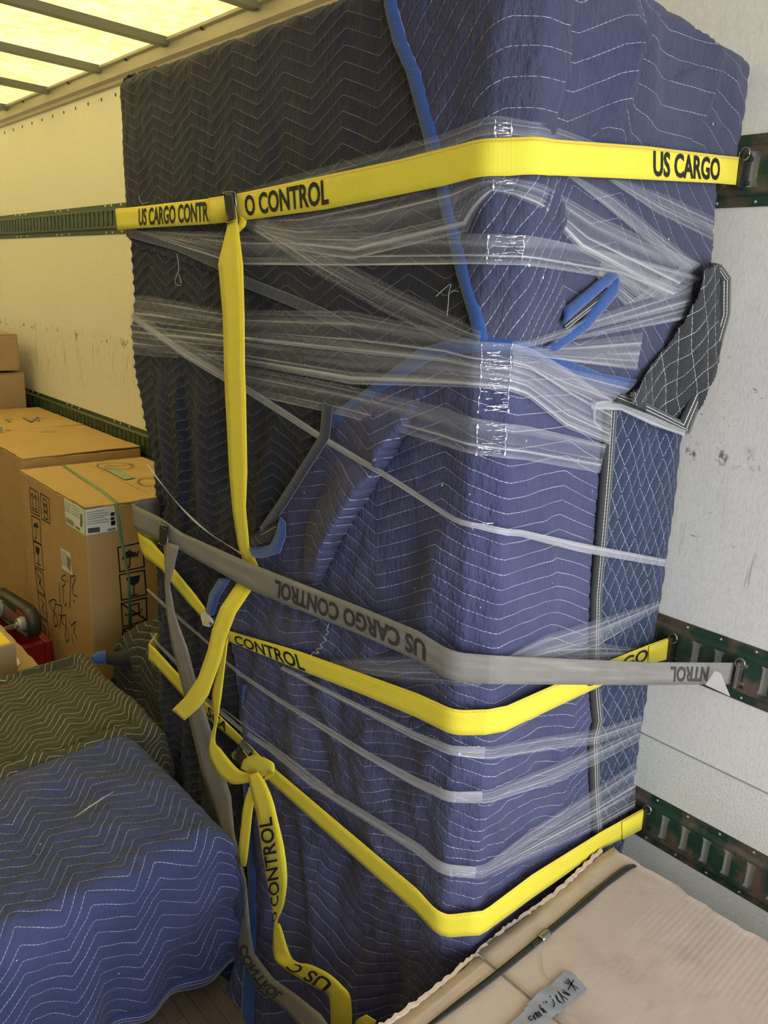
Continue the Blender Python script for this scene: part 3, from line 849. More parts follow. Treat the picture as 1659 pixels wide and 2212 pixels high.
# ---- lower blanket round the corner
C_px = [(716, 912), (780, 872), (850, 815), (905, 765), (960, 745), (1040, 728), (1110, 735), (1200, 775), (1300, 815), (1375, 835), (1318, 905), (1308, 1000), (1298, 1150), (1290, 1400), (1292, 1600), (1288, 1800), (1285, 2000), (1280, 2230)]
C_poly = S_(C_px); C_poly[-1] = (C_poly[-2][0], -1.6)
lw = S_([(705, 905), (691, 945), (650, 1010), (605, 1085), (560, 1150), (540, 1205), (470, 1255), (452, 1330), (505, 1370), (512, 1550), (536, 1800), (530, 2000)])
C_poly = C_poly + [(lw[-1][0], -1.6)] + lw[::-1]
cz = S_([(812, 1158), (950, 1114), (1095, 1183), (1207, 1149), (1285, 1180)])
z0c = (cz[0][1] + cz[1][1]) / 2
dcl = [(cz[0][0] - .15 * k, z0c + (.022 if k % 2 else -.020)) for k in range(1, 9)]
PC = prof([(a, b - z0c) for a, b in dcl + cz] + [(cz[-1][0] + .15, .02)])
c_root = empty('moving_blanket', (-.76, 1.0, FLOOR), 'large violet-navy blanket round the lower corner of the load, folded diagonally', 'blanket', 'quilted moving blankets')
def rowC(U, V):
    low = 1 / (1 + np.exp((V + .62) / .05))
    w = (.003 + .012 * low) * fbm(U, V, 4, 4, 41); w2 = (.008 + .02 * low) * fbm(U, V, 3, 2, 43)
    return (V - np.interp(U + w2, PC[0], PC[1]) + w) / .0262, np.interp(U + w2, PC[0], PC[2]) / .0072
def C_surf(s, z):
    p = X(s, z, macro(s, z) + .008)
    return p
cloth('quilted_cloth', -1.15, .56, -1.6, .02, HG * .95, C_surf, rowC, 'navy_c', c_root, C_poly, puff=.0042)
bb = lambda pairs, off=.021, nm='blue_edge_binding': band(pairs, off, 8).mesh(nm, 'blue_bind', c_root, cols=4, thick=.006, bow=.003)
bb([((712, 895), (716, 926)), ((780, 848), (792, 872)), ((850, 795), (862, 822)), ((905, 752), (914, 785)), ((960, 738), (964, 766)), ((1042, 728), (1042, 762)), ((1108, 732), (1108, 766)), ((1200, 765), (1194, 790)), ((1300, 806), (1290, 832)), ((1378, 820), (1350, 850))], .016)
bb([((528, 1480), (524, 1480)), ((530, 1650), (518, 1650)), ((542, 1800), (528, 1800)), ((553, 1900), (534, 1900)), ((552, 2000), (530, 2000)), ((547, 2110), (524, 2110)), ((545, 2230), (518, 2230))], .018)
bb([((494, 1252), (472, 1250)), ((470, 1290), (452, 1282)), ((458, 1330), (444, 1322))], .034)
# the blue-bound corner that curls out below the dark flap
bb([((604, 1118), (612, 1128)), ((596, 1150), (613, 1160)), ((584, 1176), (600, 1196)), ((560, 1182), (566, 1206)), ((540, 1180), (546, 1204))], .034, 'curled_corner')
def lining_P(u, v): return X(u, v, .030 + .006 * np.sin((u - LU0) * 30))
lp = S_([(536, 1156), (566, 1150), (598, 1122), (604, 1145), (586, 1170), (560, 1182), (538, 1180)], .03)
LU0 = lp[0][0]
cloth('black_lining', min(p[0] for p in lp) - .01, max(p[0] for p in lp) + .01, min(p[1] for p in lp) - .01, max(p[1] for p in lp) + .01, .004, lining_P, rows(zig(.05, .03), .024, .004, 51), 'blackq', c_root, lp, puff=.003)

# ---- diamond quilt against the wall
E_px = [(1320, 890), (1300, 1200), (1284, 1500), (1292, 1750), (1284, 1880)]
e_l = S_(E_px)
E_poly = e_l + [(e_l[-1][0], -1.5), (.690, -1.5), (.690, -.235), (e_l[0][0] + .01, e_l[0][1] + .01)]
e_root = empty('moving_blanket', (-.75, 1.5, FLOOR), 'blue diamond-stitched blanket with black binding between the load and the wall', 'blanket', 'quilted moving blankets')
def E_surf(s, z):
    w = np.clip((s - .60) / .09, 0, 1); return X(s, z, .010 + .25 * macro(s, z) - .02 * w ** 2 + .004 * fbm(s, z, 7, 3, 61) + .003 * (z < -.55) * fbm(s, z, 18, 9, 62))
e1 = rows(zig(.078, .105, .49), .0525, .006, 63, 3, 3, .0085); e2 = rows(zig(.078, -.105, .49), .0525, .006, 64, 3, 3, .0085)
cloth('quilted_cloth', .33, .690, -1.5, -.05, HG * .8, E_surf, e1, 'navy_e', e_root, E_poly, puff=.003, row2f=e2)
band([((1311, 880), (1334, 880)), ((1304, 1000), (1326, 1000)), ((1292, 1150), (1313, 1150)), ((1280, 1290), (1300, 1290)), ((1278, 1440), (1296, 1440)), ((1278, 1490), (1298, 1490)), ((1284, 1560), (1304, 1555)), ((1274, 1600), (1294, 1600)), ((1278, 1700), (1296, 1700)), ((1284, 1790), (1302, 1790)), ((1278, 1890), (1296, 1890))], .020, 8).mesh('black_edge_binding', 'black_bind', e_root, cols=6, thick=.005, bow=.002, width=.022)
# its dark corner folded out over the top
XFL = -.722
fl = [on(x, y, 0, XFL)[1:] for x, y in ((1536, 566), (1566, 578), (1578, 604), (1574, 680), (1545, 780), (1516, 850), (1484, 938), (1440, 925), (1380, 890), (1328, 862), (1395, 800), (1440, 750), (1470, 690), (1495, 620), (1500, 580))]
fu = np.array([.0, 1.]); 
def F_surf(u, v):
    # u along y, v along z; curls back to the load along its inner edge
    inn = np.clip((1.50 - u + (v + .1) * .35) / .22, 0, 1)
    return np.stack([XFL + .012 * np.sin(u * 18 + v * 9) + .010 * inn, u, v], -1)
fy = [p[0] for p in fl]; fz = [p[1] for p in fl]
cloth('folded_corner', min(fy) - .01, min(max(fy) + .01, 1.59), min(fz) - .01, max(fz) + .01, .004, F_surf, rows(zig(.055, .014, 1.4, .60), .042, .003, 71, 3, 3, .0085), 'black_e', e_root, [(min(p[0], 1.585), p[1]) for p in fl], puff=.003, row2f=rows(zig(.05, .03, 1.4, -2.0), .098, .003, 72, 3, 3, .0085))
ff = lambda x, y: ('x', x, y, XFL + .006)
rb = band([(ff(1580, 600), ff(1556, 610)), (ff(1578, 680), ff(1556, 680)), (ff(1556, 760), ff(1534, 752)), (ff(1524, 850), ff(1502, 842)), (ff(1490, 938), ff(1468, 915))], 0, 8); rb.mesh('corner_binding', 'black_bind', e_root, cols=4, thick=.004, bow=.002, width=.02)
rb = band([(ff(1326, 866), ff(1345, 850)), (ff(1380, 890), ff(1392, 868)), (ff(1430, 914), ff(1440, 892)), (ff(1484, 940), ff(1484, 915))], 0, 8); rb.mesh('corner_binding', 'black_bind', e_root, cols=4, thick=.004, bow=.002, width=.02)
rb = band([(ff(1534, 566), ff(1534, 590)), (ff(1560, 572), ff(1552, 590)), (ff(1580, 600), ff(1562, 606))], 0, 6); rb.mesh('corner_binding', 'black_bind', e_root, cols=4, thick=.004, bow=.002, width=.02)

# ================================================================ STRETCH FILM
fm_root = empty('stretch_wrap', (-1.3, .9, -.4), 'clear stretch film wound round the blue blankets in bands and twisted strands', 'plastic wrap')
FO = .0235
def wr(seed, a=.0016):
    return lambda L, W: a * fbm(L, W, 1.2, 5, seed, 9) + a * .5 * fbm(L, W, 3, 9, seed + 1)
def film_band(pairs, mat='film', off=FO, cols=26, seed=1, a=.0013, name='film_band', h=20, width=None):
    r = band(pairs, off, h); return r.mesh(name, mat, fm_root, cols=cols, thick=0, disp=wr(seed, a), width=width)
film_band([((455, 432), (455, 470)), ((620, 382), (640, 440)), ((800, 333), (820, 395)), ((960, 288), (970, 350)), ((1075, 250), (1068, 330)), ((1148, 262), (1146, 330)), ((1280, 304), (1270, 345)), ((1340, 330), (1330, 350))], 'film', seed=3)
film_band([((500, 478), (500, 480)), ((650, 462), (640, 540)), ((800, 425), (760, 560)), ((960, 388), (1010, 500)), ((1065, 380), (1062, 415)), ((1115, 385), (1112, 425)), ((1300, 470), (1250, 540)), ((1515, 570), (1440, 640))], 'film', seed=5, off=FO + .0005)
film_band([((300, 498), (300, 502)), ((470, 500), (474, 560)), ((525, 500), (528, 572)), ((760, 502), (760, 574)), ((1056, 505), (1054, 571)), ((1133, 508), (1131, 573)), ((1350, 552), (1330, 602)), ((1520, 600), (1430, 652))], 'film', seed=7)
film_band([((1240, 378), (1222, 378)), ((1330, 425), (1300, 440)), ((1510, 570), (1480, 590))], 'film', seed=9, off=FO + .001)
film_band([((1350, 388), (1312, 388)), ((1450, 425), (1420, 462)), ((1545, 470), (1540, 520))], 'film_thin', seed=11)
film_band([((1500, 560), (1430, 600)), ((1420, 640), (1350, 660)), ((1300, 560), (1290, 600))], 'film_thin', seed=12)
# broad band round the middle
film_band([((280, 636), (284, 764)), ((330, 640), (330, 770)), ((480, 669), (482, 778)), ((760, 672), (760, 830)), ((960, 712), (960, 835)), ((1042, 738), (1038, 838)), ((1108, 742), (1104, 846)), ((1230, 800), (1225, 925)), ((1322, 862), (1316, 960))], 'film', seed=13, a=.002, off=FO + .001, cols=40)
film_band([((286, 672), (286, 684)), ((400, 735), (400, 775)), ((530, 790), (530, 850)), ((760, 835), (750, 900)), ((960, 880), (950, 960)), ((1037, 905), (1033, 982)), ((1098, 915), (1095, 990)), ((1310, 960), (1296, 1022))], 'film', seed=15, a=.0016, cols=34)
film_band([((285, 676), (284, 690)), ((400, 752), (396, 772)), ((530, 830), (526, 846)), ((690, 935), (688, 950)), ((850, 1030), (848, 1042)), ((1020, 1128), (1018, 1140)), ((1072, 1138), (1070, 1152)), ((1250, 1172), (1250, 1192)), ((1438, 1208), (1436, 1224))], 'film_dense', seed=17, off=FO + .006, cols=10, a=.002, name='twisted_strand')
film_band([((560, 462), (548, 500)), ((700, 540), (660, 580)), ((860, 625), (820, 670)), ((1000, 690), (960, 735)), ((1040, 715), (1036, 745))], 'film_thin', seed=19, off=FO + .002)
for k, (a, b, c, d) in enumerate((((1106, 738), (1106, 752), (1498, 608), (1492, 660)), ((1106, 752), (1106, 764), (1390, 718), (1376, 800)), ((1200, 735), (1198, 742), (1500, 650), (1480, 690)), ((1108, 760), (1108, 790), (1372, 830), (1322, 885)))):
    film_band([(a, b), (((a[0] + c[0]) / 2, (a[1] + c[1]) / 2 + 4), ((b[0] + d[0]) / 2, (b[1] + d[1]) / 2)), (c, d)], 'film', seed=30 + k, off=FO + .002, cols=14)
XF_ = XFL + .014
film_band([(('s', 1275, 868), ('s', 1278, 884)), (('x', 1340, 872, XF_), ('x', 1340, 886, XF_)), (('x', 1410, 898, XF_), ('x', 1408, 918, XF_)), (('x', 1482, 930, XF_), ('x', 1478, 942, XF_))], 'film_dense', seed=41, cols=10)
# lower strands and bands
def strand(pts, w, seed, mat='film_dense', off=FO + .007, cols=8):
    pr = []
    for i, (x, y) in enumerate(pts):
        a = np.array(pts[min(i + 1, len(pts) - 1)], float) - np.array(pts[max(i - 1, 0)], float); a /= np.linalg.norm(a)
        n = np.array((a[1], -a[0])); n = n if n[1] < 0 else -n
        ww = w[i] if hasattr(w, '__len__') else w
        pr.append(((x + n[0] * ww / 2, y + n[1] * ww / 2), (x - n[0] * ww / 2, y - n[1] * ww / 2)))
    film_band(pr, mat, off=off, cols=cols, seed=seed, name='twisted_strand', h=12)
strand([(318, 1272), (360, 1312), (455, 1394), (488, 1430), (521, 1457), (600, 1510), (780, 1623), (900, 1690), (985, 1722), (1042, 1722)], [5, 8, 6, 6, 8, 10, 14, 18, 24, 26], 43)
film_band([((1042, 1708), (1042, 1736)), ((1200, 1650), (1205, 1690)), ((1290, 1612), (1290, 1650)), ((1384, 1572), (1382, 1600))], 'film', seed=44)
strand([(608, 1442), (700, 1490), (780, 1530), (900, 1590), (990, 1622), (1048, 1626)], [8, 10, 14, 16, 22, 26], 45)
film_band([((1048, 1612), (1048, 1640)), ((1180, 1590), (1180, 1622)), ((1290, 1575), (1290, 1608)), ((1388, 1545), (1384, 1575))], 'film', seed=46)
strand([(326, 1368), (340, 1390), (382, 1433), (446, 1511), (520, 1575), (581, 1616), (672, 1690), (800, 1770), (900, 1832), (975, 1880), (1028, 1885)], [5, 6, 8, 10, 10, 10, 16, 20, 22, 26, 26], 47)
strand([(480, 1530), (560, 1590), (640, 1650), (720, 1712)], [4, 4, 5, 6], 48)
film_band([((1028, 1870), (1028, 1900)), ((1150, 1790), (1160, 1850)), ((1290, 1700), (1290, 1790)), ((1374, 1645), (1372, 1745))], 'film', seed=49)
film_band([((712, 1425), (720, 1448)), ((850, 1418), (860, 1470)), ((1000, 1410), (1000, 1482)), ((1040, 1415), (1040, 1482))], 'film_thin', seed=51)
film_band([((1050, 1425), (1052, 1440)), ((1180, 1372), (1180, 1425)), ((1290, 1338), (1290, 1395)), ((1424, 1298), (1424, 1316))], 'film', seed=52)
film_band([((1080, 1428), (1080, 1440)), ((1200, 1392), (1200, 1440)), ((1300, 1390), (1300, 1432)), ((1376, 1400), (1376, 1425))], 'film', seed=53, off=FO + .001)
g = G()
cv = catmull([X(*sz(*p, .03), .03) for p in ((318, 1003), (345, 1040), (395, 1100), (450, 1150), (520, 1195))], 8)
g.tube(cv, [.002 + .0012 * math.sin(i * .4) for i in range(len(cv))], 6); g.make('twisted_strand', 'film_dense', fm_root, smooth=True)
g = G()
cv = catmull([X(*sz(*p, .03), .028 + .01 * math.sin(i)) for i, p in enumerate(((1322, 868), (1290, 868), (1279, 873), (1284, 895), (1296, 915), (1312, 930)))], 6)
g.tube(cv, [.0022, .003] * (len(cv) // 2) + [.002] * (len(cv) % 2), 6); g.make('loose_film_end', 'film_dense', fm_root, smooth=True)

# ================================================================ CARGO STRAPS
SO = .0300
def strap_root(p, label): return empty('cargo_strap', p, label, 'strap', 'ratchet and cam straps round the load')
def strap_band(pairs, mat, root, name='webbing', off=SO, disp=None, **kw):
    r = band(pairs, off, kw.pop('h', 16)); r.mesh(name, mat, root, cols=4, thick=.0016, width=.05, disp=disp, **kw); return r
def hook(pa, pb, root, dark=True):
    """spring fitting clipped into the track: plate with lips, ring and pin"""
    a, b = np.array(pa), np.array(pb); c = (a + b) / 2; h = np.linalg.norm(a - b) / 2
    g = G(); g.obox(c + (.004, 0, 0), ((1, 0, 0), (0, 1, 0), (0, 0, 1)), (.0035, .014, h + .004))
    g.obox(c + (.010, .006, h * .8), ((1, 0, 0), (0, 1, 0), (0, 0, 1)), (.007, .004, .004))
    g.obox(c + (.010, .006, -h * .8), ((1, 0, 0), (0, 1, 0), (0, 0, 1)), (.007, .004, .004))
    root = soften(g.make('track_fitting', 'dark_steel' if dark else 'steel', root), .0015)
    g = G(); r = [c + (.006 + .010 * math.cos(t), -.010, h + .002 + .011 * math.sin(t)) for t in np.linspace(0, 6.283, 14)[:-1]]
    g.tube(r, .0022, 6, close=True); g.make('ring', 'steel', root, smooth=True)

# top yellow strap
st = strap_root((-1.9, .9, T1), 'yellow cargo strap printed in black, highest of the straps, level with the top track')
zt = edge_points(('s', 283, 448), SO)[2]; zb = edge_points(('s', 283, 495), SO)[2]
r1 = strap_band([(('S', -LF - .60, zt - .02), ('S', -LF - .60, zb - .02)), (('S', -LF - .04, zt), ('S', -LF - .04, zb)), ((300, 446), (300, 493)), ((450, 429), (452, 484)), ((505, 420), (512, 478)), ((700, 379), (703, 452)), ((860, 345), (860, 421)), ((960, 320), (962, 400)), ((1068, 298), (1068, 380)), ((1100, 297), (1100, 380)), ((1200, 301), (1200, 379)), ((1400, 316), (1400, 388)), ((1552, 335), (1550, 396)), (('y', 1603, 340, 1.585), ('y', 1597, 400, 1.585))], 'yellow', st)
lettering('US CARGO CONTR', r1, r1.at(300, 470), r1.at(450, 456), .10, .90, st, bold=.03)
lettering('O CONTROL', r1, r1.at(531, 440), r1.at(712, 416), .12, .88, st, bold=.03)
lettering('US CARGO', r1, r1.at(1414, 352), r1.at(1556, 362), .10, .90, st, bold=.03)
rs = Ribbon(r1.P(np.linspace(r1.at(453, 456), r1.at(492, 450), 8), np.full(8, .0), .0022), r1.P(np.linspace(r1.at(453, 456), r1.at(492, 450), 8), np.full(8, 1.0), .0022))
rs.mesh('sewn_loop', 'yellow', st, cols=2, width=.05)
hook(on(1603, 338, 1, 1.580), on(1598, 402, 1, 1.580), st)
def cam_buckle(rib, l, root, ang=0.0, s=1.0, mat='dark_steel', lift=.003):
    """cam buckle: frame plate, toothed cam drum with lever and a lower roller bar"""
    c = rib.P(l, .5, lift); T = rib.P(l + .01, .5) - rib.P(l - .01, .5); T /= np.linalg.norm(T)
    W = rib.P(l, 1.) - rib.P(l, 0.); W /= np.linalg.norm(W); n = np.cross(T, W); n /= np.linalg.norm(n)
    if n @ (-c) < 0: n = -n
    ax = (T, W, n)
    g = G()
    for w in (-1, 1):
        P = [c + T * a * s + n * b * s + W * w * .0285 * s for a, b in ((-.020, 0), (-.016, .010), (-.004, .017), (.010, .015), (.022, .006), (.022, 0))]
        g.prism(P, W * w * .002 * s)
    g.obox(c + T * -.016 * s, ax, (.004 * s, .029 * s, .002 * s)); root = soften(g.make('cam_buckle', 'steel', root), .0008)
    g = G(); R = [c + T * .001 * s + n * .010 * s + W * w * .026 * s for w in (-1, -.3, .3, 1)]
    g.tube(R, [.0065 * s] * 4, 12); g.make('cam_drum', mat, root, smooth=True)
    g = G(); g.hexa([c + T * a * s + W * b * s + n * d * s for d, (a0, a1) in ((.012, (.006, .030)), (.017, (.004, .030))) for a, b in ((a0, -.027), (a1, -.024), (a1, .024), (a0, .027))])
    soften(g.make('cam_lever', mat, root), .0015)
    g = G(); g.tube([c + T * .022 * s + W * w * .029 * s + n * .004 * s for w in (-1, 1)], .003 * s, 8); g.make('roller_bar', 'steel', root, smooth=True)
    return c, T, W, n
cam_buckle(r1, r1.at(506, 448), st, s=.95)
# its long hanging tail
yt = lambda x, y, d: ('y', x, y, d)
t1 = band([(yt(506, 440, 0.852), yt(501, 440, 0.852)), (yt(515, 500, 0.848), yt(490, 492, 0.848)), (yt(524, 573, 0.845), yt(471, 570, 0.845)), (yt(527, 681, 0.846), yt(481, 681, 0.846)), (yt(528, 799, 0.848), yt(484, 799, 0.848)), (yt(530, 850, 0.850), yt(486, 850, 0.850)), (yt(533, 1021, 0.856), yt(495, 1021, 0.856)), (yt(530, 1096, 0.858), yt(503, 1110, 0.858)), (yt(538, 1182, .882), yt(514, 1178, .882)), (yt(557, 1222, .896), yt(524, 1212, .896)), (yt(548, 1266, .896), yt(515, 1254, .896)), (yt(509, 1324, 0.858), yt(476, 1312, 0.858)), (yt(488, 1378, 0.846), yt(458, 1360, 0.846)), (yt(476, 1427, 0.838), yt(449, 1403, 0.838)), (yt(449, 1502, 0.828), yt(428, 1463, 0.828)), (yt(428, 1530, 0.822), yt(400, 1505, 0.822)), (yt(398, 1556, 0.818), yt(371, 1534, 0.818))], 0, 6)
t1.mesh('hanging_tail', 'yellow', st, cols=4, thick=.0016, width=.05)
tl = band([(yt(520, 466, .852), yt(532, 478, .852)), (yt(514, 492, .850), yt(528, 490, .850)), (yt(500, 505, .852), yt(506, 512, .852))], 0, 6); tl.mesh('webbing_loop', 'yellow', st, cols=2, width=.03)

# grey strap
sg = strap_root((-1.9, .9, T2), 'worn grey cargo strap with upside-down black print crossing over the yellow ones')
zt = edge_points(('s', 324, 1104), SO)[2]; zb = edge_points(('s', 326, 1156), SO)[2]
G1 = .0420
r2 = strap_band([(('S', -LF - .55, zt - .03), ('S', -LF - .55, zb - .03)), (('S', -LF - .03, zt), ('S', -LF - .03, zb)), ((345, 1118), (345, 1168)), ((394, 1152), (388, 1188)), ((545, 1219), (539, 1274)), ((780, 1312), (780, 1372)), ((900, 1362), (900, 1426)), ((1002, 1411), (999, 1474)), ((1060, 1416), (1058, 1478)), (('x', 1400, 1431, -.665), ('x', 1400, 1480, -.665)), (('y', 1592, 1432, 1.578), ('y', 1582, 1478, 1.578))], 'grey', sg, off=G1)
lettering('US CARGO CONTROL', r2, r2.at(925, 1404), r2.at(589, 1262), .86, .20, sg, 'grey_ink', bold=.035)
lettering('NTROL', r2, r2.at(1527, 1458), r2.at(1452, 1458), .86, .16, sg, 'grey_ink', bold=.03)
hook(on(1596, 1430, 1, 1.579), on(1588, 1478, 1, 1.579), sg, False)
cam_buckle(r2, r2.at(358, 1152), sg, s=.95)
g = G(); g.prism([on(x, y, 1, 1.50) for x, y in ((1545, 1449), (1556, 1454), (1567, 1480), (1577, 1504), (1524, 1479))], (0, -.001, 0)); g.make('sewn_tag', 'white_tag', sg, label='crumpled white sewn-in tag')
gt = band([(yt(386, 1180, .862), yt(352, 1168, .862)), (yt(374, 1232, .858), yt(356, 1228, .858)), (yt(366, 1262, .858), yt(355, 1258, .858)), (yt(378, 1330, .858), yt(360, 1330, .858)), (yt(404, 1400, .858), yt(372, 1400, .858)), (yt(425, 1480, .858), yt(397, 1500, .858)), (yt(452, 1570, .858), yt(414, 1580, .858)), (yt(478, 1655, .858), yt(436, 1670, .858)), (yt(498, 1720, .858), yt(458, 1740, .858)), (yt(505, 1800, .828), yt(485, 1820, .828)), (yt(530, 1900, .828), yt(500, 1920, .828)), (yt(540, 2010, .80), yt(505, 2020, .80)), (yt(548, 2060, .77), yt(520, 2075, .77)), (yt(590, 2115, .755), yt(560, 2138, .755)), (yt(640, 2150, .745), yt(612, 2180, .745)), (yt(692, 2192, .735), yt(650, 2222, .735)), (yt(740, 2260, .73), yt(690, 2280, .73))], 0, 6)
gt.mesh('hanging_tail', 'grey', sg, cols=4, thick=.0016, width=.05)
lettering('CONTROL', gt, gt.at(522, 2045), gt.at(604, 2150), .90, .30, sg, 'grey_ink', off=.001, bold=.03)

# middle yellow strap
sm = strap_root((-1.9, .9, T2), 'yellow cargo strap below the grey one, hooked to the middle track')
r3a = strap_band([(('S', -LF - .5, edge_points(('s', 327, 1172), SO)[2]), ('S', -LF - .5, edge_points(('s', 327, 1210), SO)[2])), ((325, 1168), (325, 1212)), ((352, 1198), (350, 1232)), ((370, 1222), (362, 1250)), ((420, 1283), (408, 1305)), ((444, 1316), (434, 1332))], 'yellow', sm, off=.0330)
r3 = strap_band([((470, 1356), (476, 1376)), ((497, 1364), (500, 1388)), ((642, 1406), (654, 1450)), ((780, 1455), (780, 1499)), ((900, 1498), (900, 1550)), ((993, 1534), (993, 1588)), ((1055, 1533), (1047, 1588)), ((1300, 1434), (1300, 1481)), ((1400, 1394), (1398, 1434)), (('y', 1447, 1377, 1.580), ('y', 1443, 1423, 1.580))], 'yellow', sm, off=.0330)
lettering('CONTROL', r3, r3.at(503, 1378), r3.at(655, 1430), .18, .96, sm)
lettering('CARGO', r3, r3.at(1268, 1472), r3.at(1398, 1414), .12, .78, sm)
hook(on(1450, 1375, 1, 1.580), on(1447, 1424, 1, 1.580), sm)
rs = Ribbon(r3.P(np.linspace(r3.at(1398, 1414), r3.at(1447, 1400), 8), np.full(8, .02), .002), r3.P(np.linspace(r3.at(1398, 1414), r3.at(1447, 1400), 8), np.full(8, .98), .002)); rs.mesh('sewn_loop', 'yellow', sm, cols=2, width=.05)
c = X(*sz(449, 1338, .03), .03)
g = G(); g.prism([on(x, y, 1, c[1]) for x, y in ((437, 1328), (446, 1318), (458, 1334), (464, 1344), (456, 1354), (442, 1350))], (0, -.006, 0)); b_ = g.make('hook_plate', 'cream_steel', sm, label='cream metal hook plate'); soften(b_, .001)
g = G(); g.dome(on(455, 1347, 1, c[1] - .0065), (0, -1, 0), .004, .002, 10); g.make('rivet', 'dark_steel', sm)
cam_buckle(r3, r3.at(488, 1376), sm, s=.6)
# narrow tail of the middle strap, looping round the low one
def path_ribbon(pts, name, root, mat='yellow', n=8, **kw):
    """pts: (x_left, y_left, x_right, y_right, depth)"""
    Q = catmull(np.array([list(on(a, b, 1, d)) + list(on(c_, e, 1, d2)) for a, b, c_, e, d, d2 in [(p if len(p) == 6 else p + (p[4],)) for p in pts]]), n)
    r = Ribbon(Q[:, :3], Q[:, 3:])
    if r.n[len(r.n) // 2] @ (-r.C[len(r.n) // 2]) < 0: r.n *= -1
    r.mesh(name, mat, root, cols=4, thick=.0015, width=.05, **kw); return r
path_ribbon([(478, 1388, 492, 1380, .862), (472, 1440, 485, 1440, .856), (458, 1500, 478, 1500, .852), (462, 1560, 470, 1552, .850, .845), (455, 1590, 464, 1600, .848), (452, 1632, 476, 1618, .842), (470, 1672, 500, 1648, .838), (500, 1693, 520, 1666, .835), (530, 1692, 540, 1668, .832), (550, 1685, 556, 1660, .828), (590, 1668, 585, 1650, .828)], 'looped_tail', sm)

# low yellow strap
sl = strap_root((-1.9, .9, T3), 'lowest yellow cargo strap with a steel cam buckle, ending behind the carton')
r4 = strap_band([(('S', -LF - .5, edge_points(('s', 336, 1404), SO)[2]), ('S', -LF - .5, edge_points(('s', 337, 1440), SO)[2])), ((333, 1400), (333, 1436)), ((391, 1463), (397, 1506)), ((444, 1517), (440, 1545)), ((480, 1552), (473, 1574)), ((518, 1589), (508, 1603)), ((560, 1632), (545, 1650)), ((596, 1664), (570, 1678)), ((740, 1786), (735, 1826)), ((900, 1921), (900, 1973)), ((968, 1976), (968, 2025)), ((1020, 1971), (1012, 2022)), ((1150, 1890), (1150, 1940)), ((1298, 1798), (1303, 1833)), (('y', 1394, 1745, 1.580), ('y', 1390, 1788, 1.580))], 'yellow', sl, off=.0330)
lettering('SCA', r4, r4.at(452, 1535), r4.at(492, 1573), .02, .80, sl)
hook(on(1396, 1743, 1, 1.580), on(1392, 1790, 1, 1.580), sl)
rs = Ribbon(r4.P(np.linspace(r4.at(1345, 1795), r4.at(1392, 1766), 8), np.full(8, .02), .002), r4.P(np.linspace(r4.at(1345, 1795), r4.at(1392, 1766), 8), np.full(8, .98), .002)); rs.mesh('sewn_loop', 'yellow', sl, cols=2, width=.05)
cam_buckle(r4, r4.at(532, 1618), sl, s=1.15, mat='steel', lift=.007)
# knot and tails in front of the low strap
path_ribbon([(520, 1660, 540, 1672, .832), (528, 1640, 552, 1668, .826), (552, 1632, 572, 1664, .820), (580, 1642, 586, 1668, .818), (594, 1656, 590, 1674, .822), (580, 1668, 566, 1690, .828)], 'knot_loop', sl)
tailr = path_ribbon([(536, 1676, 556, 1668, .816), (540, 1700, 572, 1690, .812), (548, 1736, 588, 1728, .808), (556, 1770, 597, 1764, .806), (568, 1850, 613, 1835, .804), (580, 1920, 619, 1900, .804), (588, 1965, 612, 1955, .806), (592, 1995, 598, 1992, .808), (590, 2025, 605, 2000, .806), (590, 2062, 624, 2058, .795), (604, 2084, 642, 2078, .780), (640, 2110, 668, 2084, .772), (682, 2134, 706, 2102, .768), (706, 2146, 738, 2130, .768), (713, 2170, 756, 2158, .770), (715, 2235, 760, 2235, .775)], 'hanging_tail', sl, n=10)
tr = band([(yt(604, 1760, .803), yt(560, 1768, .803)), (yt(616, 1850, .802), yt(573, 1858, .802)), (yt(617, 1920, .802), yt(584, 1928, .802)), (yt(606, 1970, .803), yt(592, 1975, .803)), (yt(600, 1995, .804), yt(590, 1995, .804))], 0, 8)
lettering('O CONTROL', tr, tr.at(596, 1990), tr.at(578, 1745) + .0, .98, .30, tailr.obj, off=.004)
tr2 = band([(yt(640, 2078, .772), yt(604, 2084, .772)), (yt(668, 2084, .765), yt(640, 2110, .765)), (yt(706, 2102, .761), yt(682, 2134, .761)), (yt(735, 2124, .761), yt(706, 2146, .761))], 0, 8)
lettering('US C', tr2, tr2.at(716, 2130), tr2.at(628, 2088), .90, .16, tailr.obj, off=.002)
path_ribbon([(538, 1700, 556, 1712, .830), (526, 1740, 546, 1745, .826), (520, 1790, 540, 1795, .822), (515, 1840, 534, 1850, .820), (518, 1870, 530, 1872, .822)], 'folded_tail', sl)
path_ribbon([(765, 2230, 800, 2250, .79), (768, 2206, 806, 2222, .785), (790, 2192, 812, 2206, .785)], 'folded_tail', sl)

